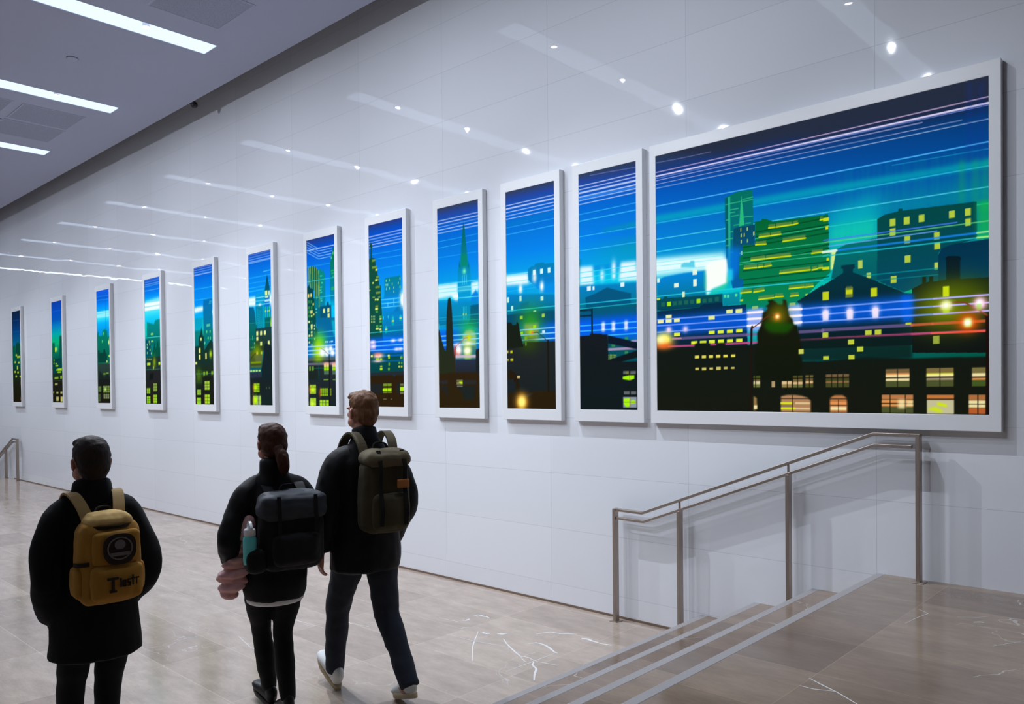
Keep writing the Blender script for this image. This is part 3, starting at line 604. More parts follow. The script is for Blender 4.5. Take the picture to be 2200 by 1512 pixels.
('l',(110,225,255),8.4,0.9,2,[207,1122,509,1119]),
('l',(110,225,255),8.4,0.9,2,[207,1082,509,1077]),
('l',(110,225,255),7,0.9,2,[206,1041,508,1037]),
('w',(130,240,240),0.8,3,[403,1085,412,1125,403,1045,412,1085,304,1046,313,1087]),
('p',(18,78,56),(0,80,75),1,1,[-3,1570,21,1581,28,1689,10,1705,21,1737,35,1754,48,1734,62,1698,47,1683,49,1584,108,1567,109,1492,139,1487,142,1387,167,1383,169,1280,193,1277,193,1123,211,986,218,783,215,335,-5,341,-1,1026]),
('w',(130,160,60),0.9,4,[48,1539,105,1562,48,1465,136,1490,105,1437,144,1457,120,1360,164,1381,96,1330,161,1352,102,1254,179,1274,110,1193,186,1215,49,1153,93,1169,147,1147,184,1164,97,1051,147,1072]),
('w',(235,245,120),1,5,[108,1437,136,1457,103,1330,132,1349,91,1125,120,1143,127,1122,155,1140,-4,1234,14,1249,94,1025,143,1045,49,1306,75,1322]),
('w',(80,180,80),0.9,4,[102,994,142,1015,164,940,204,960,164,885,203,905,105,840,145,861,165,838,205,858,101,813,152,832]),
('w',(235,235,110),1,4,[167,916,201,935,164,806,197,825,100,819,149,833,171,781,204,799]),
('w',(190,220,90),0.9,3,[23,925,34,942,50,923,61,940,77,921,88,938,23,951,34,969,51,949,62,967,78,947,89,965,22,895,34,913,50,893,61,911,77,892,88,909]),
('p',(0,135,210),(0,96,150),0.9,8,[218,989,564,983,560,715,220,734]),
('w',(0,175,180),0.9,4,[369,842,408,927]),
('g',(60,215,220),16,18,0.6,389,925),
('w',(215,230,140),1,4,[370,883,407,897]),
('w',(0,175,180),0.9,4,[492,881,532,931]),
('g',(60,215,220),16,18,0.6,512,930),
('w',(215,230,140),1,4,[494,905,530,918]),
('w',(0,175,180),0.9,4,[255,771,296,835]),
('g',(60,215,220),16,18,0.6,276,834),
('w',(215,230,140),1,4,[257,802,294,815]),
('w',(60,215,235),0.9,4,[223,914,238,949,306,923,319,952]),
('l',(30,200,220),7.700000000000001,0.9,2,[-1,787,556,788]),
('l',(30,140,190),4.2,0.9,2,[225,841,557,846]),
('p',(0,95,245),0,0.9,22,[-2,733,558,725,560,554,-2,565]),
('l',(110,215,255),10.5,0.9,2,[0,687,555,689]),
('l',(110,215,255),10.5,0.9,2,[-1,643,555,642]),
('l',(110,215,255),9.1,0.9,2,[-2,598,554,595]),
('p',(175,165,245),0,0.8,10,[-2,705,97,703,95,602,-2,603]),
('g',(255,245,255),44,18,1,45,687),
('g',(255,245,255),44,18,1,56,642),
('g',(255,245,255),44,18,1,389,687),
('g',(255,245,255),44,18,1,507,688),
('g',(255,245,255),44,18,1,442,597),
('g',(255,245,255),44,18,1,506,597),
('p',(0,76,78),(0,66,70),1,5,[-2,565,560,554,557,360,1,368]),
('l',(0,105,200),20,0.8,5,[223,534,560,533]),
('l',(0,100,160),16,0.8,5,[222,479,559,477]),
('g',(255,225,215),85,26,1.3,139,538),
('g',(255,110,100),70,22,0.7,128,556),
('g',(240,200,215),95,16,1,133,483),
('w',(225,235,140),1,5,[9,528,43,550,297,523,329,545]),
('w',(175,230,20),1,5,[96,494,152,513,164,491,203,509,163,386,207,410,304,501,330,526]),
('w',(120,190,60),0.9,5,[307,430,330,461,299,380,327,408,501,494,537,522,472,443,493,464,512,441,533,462]),
('w',(215,220,70),1,5,[469,407,495,425,508,406,533,424,169,418,202,433]),
('p',(34,42,48),0,1,3,[1,365,557,367,557,320,0,333]),
('p',(42,28,4),0,1,3,[0,333,363,331,400,318,438,329,557,328,556,-6,-1,-6]),
('w',(28,34,36),0.9,4,[5,142,206,242,437,142,499,245]),
('w',(120,150,40),1,4,[214,217,354,244]),
('w',(150,190,30),1,5,[213,147,355,197]),
('w',(180,240,0),1,5,[207,167,339,187]),
('w',(175,240,0),1,5,[492,165,555,207]),
('w',(110,120,70),1,4,[495,219,548,240,494,135,547,156]),
('w',(42,28,4),1,1,[210,198,357,206,210,155,357,162]),
('w',(42,28,4),1,1,[284,141,289,237]),
('g',(10,8,0),24,44,0.1,311,134),
('w',(110,110,60),1,4,[213,76,268,86,336,76,360,85])],
[('s',[(1,(50,62,88)),(0.965,(36,70,160)),(0.9,(0,98,212)),(0.8,(0,120,222)),(0.72,(0,132,238)),(0.62,(0,160,236)),(0.53,(0,200,245)),(0.48,(0,228,252)),(0.42,(0,190,235)),(0.34,(0,130,190)),(0.25,(0,95,140)),(0,(0,50,60))],[(1,(50,62,88)),(0.965,(36,70,160)),(0.9,(0,98,212)),(0.8,(0,120,222)),(0.72,(0,132,238)),(0.62,(0,160,236)),(0.53,(0,200,245)),(0.48,(0,228,252)),(0.42,(0,190,235)),(0.34,(0,130,190)),(0.25,(0,95,140)),(0,(0,50,60))]),
('l',(205,215,250),7,0.9,2,[-2,1811,555,1811]),
('l',(205,215,250),9.1,0.9,2,[-2,1781,555,1781]),
('l',(205,215,250),4.2,0.9,2,[-3,1749,555,1752]),
('l',(205,215,250),7,0.9,2,[-3,1722,555,1720]),
('l',(205,215,250),7,0.9,2,[-4,1691,554,1691]),
('l',(40,180,250),5.6000000000000005,0.9,2,[-6,1549,553,1555]),
('l',(40,180,250),4.8999999999999995,0.9,2,[-5,1611,554,1614]),
('l',(40,180,250),4.2,0.9,2,[-7,1456,552,1449]),
('p',(225,252,255),0,0.95,14,[-8,1193,274,1186,277,1070,-2,1053]),
('p',(230,252,255),0,0.95,10,[445,1169,554,1178,555,1099,487,1058,467,1053]),
('p',(245,255,255),0,1,12,[183,1085,322,1087,282,1009,262,983,222,1027]),
('p',(0,125,225),0,0.9,6,[438,969,448,1042,496,1084,516,1102,530,1075,555,1046,554,960]),
('p',(0,96,82),(0,165,235),1,1,[359,1758,373,1692,400,1488,411,1353,427,1318,446,1302,449,1149,442,969,276,982,280,1314,295,1332,298,1393,307,1358,321,1404,325,1498,346,1669]),
('p',(0,110,110),0,1,1,[426,1385,432,1317,417,1319]),
('p',(0,110,110),0,1,1,[298,1403,307,1331,291,1333]),
('p',(0,140,100),0,0.7,8,[321,1451,402,1448,413,1353,393,1328,335,1335,313,1364]),
('p',(0,135,180),(0,160,235),0.9,3,[280,1314,446,1299,451,1155,278,1158]),
('g',(120,245,190),26,30,1,365,1287),
('w',(60,200,235),0.8,4,[331,1162,344,1251,359,1163,372,1251,385,1164,398,1252]),
('p',(110,215,245),0,0.5,10,[278,1145,449,1149,449,1102,278,1097]),
('l',(110,240,250),6.3,0.9,2,[-6,1194,554,1188]),
('l',(110,240,250),6.3,0.9,2,[-7,1151,554,1137]),
('l',(110,240,250),5.6000000000000005,0.9,2,[-7,1116,554,1105]),
('l',(110,240,250),6.3,0.9,2,[-8,1050,553,1036]),
('p',(0,150,225),(0,100,140),0.9,10,[-7,1045,554,998,560,752,-10,787]),
('p',(0,140,190),0,0.8,4,[192,987,447,980,446,819,417,821,190,823]),
('p',(0,86,122),0,0.9,4,[442,960,557,964,555,732,407,782,441,846]),
('w',(50,225,205),0.9,2,[345,833,350,955,364,833,368,954,382,834,387,956]),
('w',(225,235,60),1,3,[341,874,354,891,375,872,388,890]),
('w',(50,200,190),0.8,2,[1,755,9,818]),
('l',(30,175,215),6.3,0.9,2,[-8,870,553,872]),
('l',(30,175,215),6.3,0.9,2,[-9,793,552,792]),
('l',(30,175,215),4.2,0.9,2,[-9,850,553,822]),
('p',(0,92,235),0,0.85,26,[-11,753,560,752,557,519,-14,543]),
('g',(40,200,60),150,150,0.85,425,693),
('p',(165,200,130),0,0.85,12,[327,610,337,691,377,726,435,733,493,709,511,668,510,548,326,556]),
('l',(140,225,255),10.5,0.9,2,[35,693,551,691]),
('l',(140,225,255),10.5,0.9,2,[34,649,551,646]),
('l',(140,225,255),10.5,0.9,2,[34,604,551,601]),
('g',(215,225,0),34,34,1,415,660),
('g',(255,255,225),60,26,1,405,603),
('p',(60,120,110),0,0.8,6,[237,587,511,581,509,447,236,457]),
('p',(170,220,60),0,0.9,14,[356,589,443,584,442,457,355,460]),
('g',(255,255,250),42,44,1.4,277,545),
('g',(255,255,230),50,36,1.4,394,539),
('g',(255,240,255),60,30,0.8,262,593),
('g',(255,120,110),46,30,0.7,256,504),
('l',(215,190,215),26,0.85,5,[241,488,510,482]),
('p',(38,48,74),(30,36,40),1,3,[236,457,557,452,556,319,234,327]),
('p',(24,32,34),0,1,3,[508,548,562,549,560,319,506,320]),
('p',(28,42,40),(36,42,20),1,3,[-11,749,10,755,30,688,55,624,80,567,95,545,106,593,107,704,114,849,120,938,137,1047,172,1057,186,967,195,864,201,726,205,589,226,478,234,320,-1,326]),
('p',(44,30,6),(42,30,4),1,2,[-6,329,224,337,556,332,557,-9,-5,-11]),
('w',(38,40,44),0.9,3,[9,230,122,264,333,223,507,260]),
('p',(24,34,34),0,0.9,8,[233,210,497,206,477,78,341,79,322,147]),
('p',(30,34,36),0,0.9,8,[3,206,121,212,125,80,100,135]),
('w',(120,120,80),1,3,[245,222,328,265]),
('p',(195,240,20),0,1,3,[268,251,326,253,325,226,293,233]),
('w',(120,125,110),1,3,[250,201,327,210]),
('w',(35,25,5),1,1,[244,249,330,255,244,213,329,219]),
('l',(60,30,16),9,1,1,[229,327,230,519,233,581]),
('l',(210,90,80),6,1,1,[235,582,287,612,347,650,376,659,405,659]),
('g',(255,70,60),14,50,0.8,225,547)],
[('s',[(1,(50,62,88)),(0.965,(36,70,160)),(0.9,(0,98,212)),(0.8,(0,120,222)),(0.72,(0,132,238)),(0.62,(0,160,236)),(0.53,(0,200,245)),(0.48,(0,228,252)),(0.42,(0,190,235)),(0.34,(0,130,190)),(0.25,(0,95,140)),(0,(0,50,60))],[(1,(50,62,88)),(0.965,(36,70,160)),(0.9,(0,98,212)),(0.8,(0,120,222)),(0.72,(0,132,238)),(0.62,(0,160,236)),(0.53,(0,200,245)),(0.48,(0,228,252)),(0.42,(0,190,235)),(0.34,(0,130,190)),(0.25,(0,95,140)),(0,(0,50,60))]),
('l',(205,215,250),7,0.9,2,[2,1810,559,1813]),
('l',(205,215,250),12.6,0.9,2,[2,1781,559,1783]),
('l',(205,215,250),7,0.9,2,[2,1749,559,1751]),
('l',(205,215,250),6.3,0.9,2,[1,1717,558,1724]),
('l',(205,215,250),6.3,0.9,2,[1,1689,558,1692]),
('l',(50,180,250),7,0.9,2,[0,1552,557,1556]),
('l',(50,180,250),5.6000000000000005,0.9,2,[0,1614,558,1614]),
('p',(0,125,205),0,0.6,16,[1,1668,558,1681,558,1643,0,1614]),
('p',(240,253,255),0,1,16,[-6,1192,258,1183,266,1076,-7,1086]),
('l',(120,240,250),6.3,0.9,2,[-4,1188,555,1194]),
('l',(120,240,250),7,0.9,2,[-5,1127,555,1126]),
('l',(120,240,250),6.3,0.9,2,[-5,1086,555,1094]),
('l',(120,240,250),6.3,0.9,2,[-5,1045,555,1055]),
('p',(0,128,175),(0,120,225),0.95,3,[256,1217,285,1234,329,1239,338,1256,433,1258,441,1244,556,1240,557,987,414,998,257,1124]),
('w',(215,250,250),1,2,[311,1160,342,1204,393,1162,424,1205,477,1162,507,1205]),
('g',(250,255,255),28,56,0.9,328,1137),
('p',(0,150,235),0,0.7,14,[-5,1100,557,1077,557,968,-6,1011]),
('g',(250,255,255),24,48,1.1,165,1053),
('g',(250,255,255),24,48,1.1,410,1054),
('p',(0,132,215),(0,98,112),0.95,8,[-1,1023,562,979,561,808,-3,843]),
('p',(0,104,150),0,0.8,4,[152,843,162,928,262,935,271,866,151,833]),
('w',(190,240,225),1,2,[2,946,28,994,151,947,176,994,51,866,77,913,395,931,426,968]),
('l',(40,205,225),8.4,0.9,2,[0,872,559,874]),
('l',(30,140,160),4.2,0.9,2,[-1,794,559,791]),
('p',(0,78,110),(0,60,110),1,6,[-3,843,561,841,559,557,-6,578]),
('w',(190,215,90),1,2,[155,788,188,816,407,789,438,817]),
('w',(190,230,190),1,2,[312,842,344,854]),
('p',(0,100,240),0,0.85,24,[151,737,560,735,559,570,149,572]),
('g',(60,190,0),150,210,0.75,278,690),
('w',(150,170,95),0.75,24,[206,584,367,741]),
('w',(150,235,0),1,2,[308,700,339,726,160,653,191,679,208,604,239,630]),
('g',(190,240,0),36,40,1,283,662),
('w',(215,235,255),1,2,[409,649,440,676]),
('l',(150,225,255),9.799999999999999,0.9,2,[155,692,558,694]),
('l',(150,225,255),9.799999999999999,0.9,2,[154,647,558,649]),
('l',(150,225,255),9.799999999999999,0.9,2,[154,603,558,602]),
('p',(30,36,38),(22,30,30),1,3,[-6,564,186,571,223,583,559,576,560,-2,-12,-12]),
('g',(50,80,0),130,90,0.6,259,568),
('w',(90,150,60),0.8,4,[214,552,232,587]),
('p',(20,28,16),0,1,3,[-4,759,20,770,53,763,67,741,109,743,118,770,141,748,146,710,159,654,177,598,195,543,-6,536]),
('w',(190,190,40),1,5,[36,492,64,517,-6,494,13,518,37,423,71,446,-3,425,14,443]),
('p',(34,24,4),0,1,2,[-8,340,44,342,91,317,123,282,141,220,145,129,103,122,100,234,-9,248]),
('p',(40,28,4),0,1,3,[-10,139,229,150,561,158,560,-2,-12,-12]),
('w',(26,34,38),0.9,3,[10,220,76,262,5,171,80,213]),
('p',(40,52,58),0,0.7,6,[61,108,310,140,228,95]),
('w',(215,190,130),1,4,[116,269,149,290]),
('l',(26,20,6),17,1,1,[475,151,473,386,473,560,473,587]),
('l',(50,45,30),6,1,1,[469,581,425,615,377,650,350,662,305,664]),
('g',(255,110,70),14,14,1,296,663),
('g',(255,170,50),70,75,1.3,168,60),
('g',(255,250,130),44,48,1.4,168,60)],
[('s',[(1,(50,62,88)),(0.965,(36,70,160)),(0.9,(0,98,212)),(0.8,(0,120,222)),(0.72,(0,132,238)),(0.62,(0,160,236)),(0.53,(0,200,245)),(0.48,(0,228,252)),(0.42,(0,190,235)),(0.34,(0,130,190)),(0.25,(0,95,140)),(0,(0,50,60))],[(1,(45,58,84)),(0.94,(25,68,165)),(0.86,(0,100,205)),(0.78,(0,118,220)),(0.72,(0,120,222)),(0.66,(0,150,190)),(0.6,(0,160,215)),(0.52,(0,205,235)),(0.45,(20,235,248)),(0.38,(0,170,215)),(0.3,(0,110,150)),(0,(0,50,60))]),
('l',(205,215,250),7,0.9,2,[-1,1834,562,1836]),
('l',(205,215,250),7,0.9,2,[-1,1806,562,1809]),
('l',(205,215,250),14,0.9,2,[-2,1778,562,1780]),
('l',(205,215,250),9.1,0.9,2,[-2,1745,561,1748]),
('l',(205,215,250),6.3,0.9,2,[-3,1716,561,1718]),
('l',(205,215,250),6.3,0.9,2,[-3,1685,561,1689]),
('l',(150,150,220),5,0.6,2,[117,1903,288,1897,560,1882]),
('l',(60,150,250),16,0.6,6,[-2,1732,561,1731]),
('l',(60,195,250),7,0.9,2,[-5,1548,559,1553]),
('l',(60,195,250),5.6000000000000005,0.9,2,[-6,1421,558,1421]),
('l',(60,195,250),5.6000000000000005,0.9,2,[-8,1305,557,1303]),
('l',(60,195,250),4.8999999999999995,0.9,2,[-4,1603,560,1609]),
('p',(0,165,150),0,0.55,16,[223,1446,415,1454,558,1460,558,1427,240,1430]),
('p',(0,150,225),0,0.95,3,[134,1157,160,1168,296,1167,408,1166,407,1131,387,1113,143,1131]),
('p',(0,140,195),0,0.9,3,[-1,1234,22,1234,20,1144,-2,1143]),
('p',(235,250,255),0,0.95,14,[3,1174,134,1167,146,1012,1,1013]),
('p',(240,252,255),0,0.95,14,[408,1165,555,1159,559,1009,386,1018]),
('g',(250,255,255),26,60,0.9,341,1131),
('g',(250,255,255),22,30,0.8,341,1063),
('g',(240,250,255),26,50,0.9,228,1081),
('l',(50,225,245),6.3,0.9,2,[3,1125,558,1125]),
('l',(50,225,245),6.3,0.9,2,[2,1083,558,1082]),
('l',(50,225,245),6.3,0.9,2,[1,1041,557,1039]),
('p',(0,125,205),(0,98,112),0.9,10,[-1,1020,564,996,562,783,-3,823]),
('p',(0,86,128),0,1,2,[57,917,157,941,276,979,392,942,503,912,500,836,65,833]),
('w',(225,245,250),1,2,[75,970,114,1006,131,971,151,1002,404,971,441,1005]),
('p',(0,92,112),(0,80,140),1,4,[-3,823,65,840,562,834,561,679,-5,714]),
('l',(30,200,225),8.4,0.9,2,[-3,867,560,867]),
('l',(30,200,225),5.6000000000000005,0.9,2,[-3,827,560,832]),
('p',(0,92,240),0,0.95,24,[-4,743,561,741,559,562,-6,590]),
('l',(70,200,255),8.4,0.9,2,[0,688,558,688]),
('l',(70,200,255),8.4,0.9,2,[-1,644,558,641]),
('l',(60,190,250),9,0.95,2,[281,597,557,597]),
('w',(190,205,255),0.9,8,[219,641,250,693]),
('g',(255,250,255),20,20,0.8,235,690),
('g',(255,250,255),20,20,0.8,235,644),
('w',(190,205,255),0.9,8,[318,639,348,691]),
('g',(255,250,255),20,20,0.8,333,687),
('g',(255,250,255),20,20,0.8,333,642),
('w',(190,205,255),0.9,8,[439,640,469,690]),
('g',(255,250,255),20,20,0.8,454,687),
('g',(255,250,255),20,20,0.8,454,643),
('p',(0,78,92),0,1,2,[276,583,559,541,557,348,273,356]),
('l',(180,150,190),20,0.9,4,[284,483,559,483]),
('l',(170,150,200),16,0.9,4,[505,540,559,541]),
('w',(190,205,80),0.9,2,[283,432,290,442,297,431,304,442,310,431,318,441,324,430,332,441,338,430,346,440,352,429,359,440,283,418,290,428,296,417,304,427,310,417,318,427,324,416,332,426,338,416,346,426,352,415,359,425,282,403,290,414,296,403,304,413,310,403,318,413,324,402,332,412,338,402,345,412,351,401,359,411]),
('w',(60,150,80),0.8,6,[438,441,471,463,314,502,349,524,439,552,472,575]),
('p',(8,22,40),0,1,2,[281,597,559,524,559,472,280,533]),
('p',(10,20,24),0,1,2,[278,398,558,465,558,410,278,355]),
('p',(6,42,66),0,1,1,[1,823,133,822,133,615,113,616,115,804,1,807]),
('p',(6,42,66),0,1,1,[1,775,114,773,114,758,1,763]),
('p',(18,24,28),(12,24,26),1,3,[-1,604,99,606,108,620,224,611,224,606,278,603,283,398,420,380,558,379,558,-5,-9,-10]),
('w',(95,100,105),1,3,[423,283,477,307,491,281,541,306,427,123,482,148,493,123,543,148]),
('w',(130,130,40),0.7,4,[450,283,475,304]),
('p',(165,245,10),0,1,3,[420,264,482,273,528,271,527,245,486,233,420,243]),
('w',(150,60,30),1,1,[482,233,486,275]),
('w',(140,150,165),1,3,[421,21,546,103]),
('p',(165,245,10),0,1,3,[426,90,485,94,480,26,446,25,427,49]),
('p',(165,245,10),0,0.9,3,[491,74,522,82,540,66,539,54,491,49]),
('w',(120,60,30),1,1,[482,21,486,103]),
('w',(100,50,30),1,1,[421,60,547,64])],
[('s',[(1,(45,58,80)),(0.93,(22,60,138)),(0.87,(0,86,188)),(0.78,(0,108,205)),(0.66,(0,132,218)),(0.55,(0,165,216)),(0.47,(0,192,228)),(0.36,(0,226,246)),(0.3,(40,235,250)),(0.2,(0,120,160)),(0,(0,60,80))],[(1,(20,24,42)),(0.93,(20,34,66)),(0.88,(4,58,116)),(0.8,(0,68,142)),(0.72,(0,88,156)),(0.66,(0,120,152)),(0.6,(0,104,152)),(0.52,(0,135,150)),(0.45,(0,172,136)),(0.4,(10,190,95)),(0.3,(0,110,80)),(0,(0,50,50))]),
('p',(36,44,64),0,0.95,28,[108,1932,321,1882,540,1840,690,1836,807,1847,1044,1837,1273,1789,1461,1800,1811,1790,2232,1800,2232,1953,1274,1943]),
('p',(0,190,190),0,0.55,14,[-8,1481,1270,1477,1809,1463,2230,1459,2230,1417,1270,1423,-9,1429]),
('p',(0,205,205),0,0.5,50,[1307,1287,1306,1109,1612,1070,1614,1376]),
('p',(20,215,170),0,0.6,30,[1300,1200,1613,1218,1612,1071,1299,1053]),
('l',(150,140,200),5,0.6,2,[4,1881,224,1872,463,1868]),
('l',(215,185,225),6,0.85,2,[3,1808,1273,1809,2218,1813]),
('l',(225,215,250),11,0.95,2,[2,1779,1273,1780,2218,1778]),
('l',(120,150,235),5,0.8,2,[2,1762,1273,1770,2218,1766]),
('l',(205,200,245),5,0.8,2,[2,1746,1272,1749,1866,1748]),
('l',(200,195,235),4,0.75,2,[2,1718,1272,1717,2079,1712]),
('l',(190,205,235),5,0.75,2,[1,1688,1272,1685,2217,1687]),
('l',(80,185,250),7,0.95,2,[-1,1552,1271,1551,2217,1558]),
('l',(30,150,200),5,0.7,2,[1696,1526,2217,1518]),
('l',(50,200,235),6,0.8,2,[-2,1424,1270,1419,2216,1421]),
('l',(90,220,240),6,0.85,2,[-4,1302,1269,1302,2216,1302]),
('l',(90,240,255),7,0.7,2,[-5,1206,579,1213]),
('l',(30,205,190),7,0.85,2,[1268,1207,2215,1208]),
('p',(0,170,150),0,0.16,8,[1366,1558,1376,1557,1373,1100,1363,1102]),
('p',(0,170,150),0,0.16,8,[1411,1557,1424,1555,1421,1094,1408,1096]),
('p',(0,170,150),0,0.16,8,[1441,1557,1458,1554,1455,1090,1438,1092]),
('p',(0,170,150),0,0.16,8,[1485,1556,1495,1554,1492,1085,1482,1087]),
('p',(0,170,150),0,0.16,8,[1515,1555,1528,1553,1525,1081,1512,1083]),
('p',(0,170,150),0,0.16,8,[1544,1555,1561,1551,1558,1077,1541,1079]),
('p',(0,170,150),0,0.16,8,[1587,1554,1597,1552,1594,1072,1584,1074]),
('p',(0,170,150),0,0.16,8,[1616,1553,1629,1550,1626,1068,1613,1070]),
('p',(0,170,150),0,0.16,8,[1658,1552,1674,1549,1671,1063,1655,1065]),
('p',(0,170,150),0,0.16,8,[1686,1551,1696,1550,1693,1060,1683,1061]),
('p',(0,170,150),0,0.16,8,[1715,1551,1727,1548,1724,1056,1712,1058]),
('p',(0,170,150),0,0.16,8,[1755,1550,1771,1547,1769,1050,1753,1052]),
('p',(0,170,150),0,0.16,8,[1783,1549,1792,1547,1789,1048,1780,1049]),
('p',(0,170,150),0,0.16,8,[1823,1548,1836,1546,1833,1042,1821,1044]),
('p',(0,170,150),0,0.16,8,[1851,1548,1866,1545,1863,1038,1848,1040]),
('p',(0,170,150),0,0.16,8,[1877,1547,1886,1545,1884,1036,1875,1037]),
('p',(0,170,150),0,0.16,8,[1917,1546,1929,1544,1926,1031,1914,1032]),
('p',(0,170,150),0,0.16,8,[1943,1546,1958,1543,1956,1027,1941,1029]),
('p',(0,170,150),0,0.16,8,[1982,1545,1990,1543,1988,1023,1979,1024]),
('p',(0,170,150),0,0.16,8,[2008,1544,2019,1542,2017,1019,2005,1021]),
('p',(0,170,150),0,0.16,8,[2034,1544,2048,1541,2046,1016,2031,1017]),
('p',(0,170,150),0,0.16,8,[2071,1543,2079,1541,2077,1012,2069,1013]),
('p',(0,170,150),0,0.16,8,[2096,1542,2108,1540,2106,1008,2094,1009]),
('p',(0,170,150),0,0.16,8,[2122,1542,2136,1539,2134,1004,2120,1006]),
('p',(0,170,150),0,0.16,8,[2158,1541,2166,1539,2164,1001,2156,1002]),
('p',(0,170,150),0,0.16,8,[2183,1540,2194,1538,2192,997,2181,998]),
('p',(20,170,90),0,0.45,14,[2065,1485,2091,1480,2087,1183,2066,1186]),
('p',(20,170,90),0,0.45,14,[2137,1472,2163,1467,2159,1172,2139,1175]),
('p',(20,170,90),0,0.45,14,[2188,1462,2213,1457,2209,1164,2189,1167]),
('p',(20,50,150),0,0.35,14,[2110,1922,2132,1916,2131,1461,2108,1466]),
('p',(20,50,150),0,0.35,14,[2166,1908,2188,1902,2186,1451,2164,1455]),
('p',(190,250,255),0,0.85,22,[-4,1161,578,1137,585,1011,-6,1013]),
('p',(235,255,255),0,0.9,16,[-4,1143,376,1125,578,1105,577,1019,214,1049,-5,1046]),
('l',(120,240,250),5,0.8,2,[-4,1124,586,1112]),
('l',(120,240,250),5,0.8,2,[-5,1098,585,1087]),
('l',(120,240,250),5,0.8,2,[-5,1057,585,1044]),
('p',(0,135,225),(0,112,128),1,5,[3,982,63,1010,214,1020,423,1021,420,785,0,817]),
('p',(40,190,225),0,0.7,5,[214,1086,239,1097,288,1092,292,1106,324,1102,328,1052,214,1064]),
('p',(0,112,92),(0,100,170),1,0,[571,1519,672,1545,782,1540,787,1309,783,854,628,868,578,1088]),
('p',(0,92,100),0,0.9,0,[571,1513,596,1520,601,1155,575,1158]),
('p',(40,185,150),0,0.9,1,[596,1519,612,1520,611,946,595,947]),
('p',(40,190,125),0,0.95,1,[698,1520,720,1305,680,1300]),
('l',(50,190,130),7,0.8,1,[612,1472,690,1473]),
('l',(50,190,130),7,0.8,1,[709,1484,782,1489]),
('l',(50,190,130),7,0.8,1,[708,1470,781,1472]),
('l',(50,190,130),7,0.8,1,[578,1470,601,1470]),
('l',(50,190,130),7,0.8,1,[615,1427,675,1428]),
('l',(50,190,130),7,0.8,1,[611,1406,649,1406]),
('l',(50,190,130),7,0.8,1,[622,1381,674,1380]),
('l',(50,190,130),7,0.8,1,[718,1360,780,1357]),
('l',(50,190,130),7,0.8,1,[581,1359,603,1359]),
('l',(50,190,130),7,0.8,1,[729,1314,765,1313]),
('l',(50,190,130),7,0.8,1,[640,1314,677,1314]),
('l',(50,190,130),7,0.8,1,[614,1271,632,1271]),
('l',(50,190,130),7,0.8,1,[579,1224,632,1224]),
('l',(50,190,130),7,0.8,1,[579,1178,609,1180]),
('l',(50,190,130),7,0.8,1,[608,1126,698,1123]),
('p',(4,72,96),(0,95,165),1,0,[636,1285,647,1294,798,1297,796,1157,706,1168,705,1087,700,951,710,861,628,868]),
('w',(205,225,110),1,0,[690,1263,695,1288,738,1262,744,1286,692,1223,698,1247,715,1223,721,1247,692,1180,698,1204,739,1180,744,1204]),
('w',(225,240,150),1,0,[785,1222,793,1249,693,1099,702,1126]),
('p',(0,120,230),0,0.75,22,[582,1171,702,1143,682,987,583,893]),
('p',(30,205,235),0,0.85,8,[585,1011,630,1006,629,930,587,927]),
('p',(0,98,48),(0,140,95),1,0,[800,1293,789,1314,841,1315,852,1328,880,1321,929,1298,1269,1288,1302,1289,1307,1110,1317,911,1227,843,1034,638,741,657,679,765,710,867,711,929,676,936,683,1090,705,1094,707,1168,799,1158]),
('l',(0,62,32),7,0.8,2,[801,1242,1269,1266,1307,1268]),
('l',(0,62,32),7,0.8,2,[801,1209,1268,1221,1307,1223]),
('l',(0,62,32),7,0.8,2,[800,1178,1268,1199,1307,1201]),
('l',(0,62,32),7,0.8,2,[709,1149,1268,1167,1306,1169]),
('l',(0,62,32),7,0.8,2,[708,1073,1267,1090,1306,1093]),
('l',(0,62,32),7,0.8,2,[708,1029,1267,1065,1306,1067]),
('l',(0,62,32),7,0.8,2,[707,984,1267,981,1305,984]),
('l',(0,62,32),7,0.8,2,[707,923,1266,927,1305,930]),
('l',(0,62,32),7,0.8,2,[706,888,1266,882,1304,885]),
('l',(60,205,150),5,0.85,2,[683,1111,1268,1107,1306,1113]),
('l',(60,205,150),5,0.85,2,[682,1045,1267,1052,1306,1057]),
('l',(60,205,150),5,0.85,2,[682,1032,1267,1023,1305,1029]),
('l',(60,205,150),5,0.85,2,[800,1198,1268,1209,1307,1213]),
('p',(110,140,65),0,0.75,1,[897,1281,943,1280,942,1257,897,1258]),
('l',(215,225,0),9,1,2,[897,1258,942,1257]),
('p',(110,140,65),0,0.75,1,[951,1279,1059,1278,1059,1256,951,1256]),
('l',(215,225,0),9,1,2,[951,1256,1059,1256]),
('p',(110,140,65),0,0.75,1,[1066,1277,1101,1281,1101,1259,1066,1255]),
('l',(215,225,0),9,1,2,[1066,1255,1101,1259]),
('p',(110,140,65),0,0.75,1,[827,1228,906,1226,906,1204,827,1205]),
('l',(215,225,0),9,1,2,[827,1205,906,1204]),
('p',(110,140,65),0,0.75,1,[914,1225,984,1227,984,1204,914,1203]),
('l',(215,225,0),9,1,2,[914,1203,984,1204]),
('p',(110,140,65),0,0.75,1,[997,1176,1152,1177,1152,1154,997,1153]),
('l',(215,225,0),9,1,2,[997,1153,1152,1154]),
('p',(110,140,65),0,0.75,1,[802,1179,879,1174,878,1151,802,1156]),
('l',(215,225,0),9,1,2,[802,1156,878,1151]),
('p',(110,140,65),0,0.75,1,[767,1076,871,1074,870,1052,767,1053]),
('l',(215,225,0),9,1,2,[767,1053,870,1052]),
('p',(110,140,65),0,0.75,1,[878,1074,1051,1071,1051,1049,878,1051]),
('l',(215,225,0),9,1,2,[878,1051,1051,1049]),
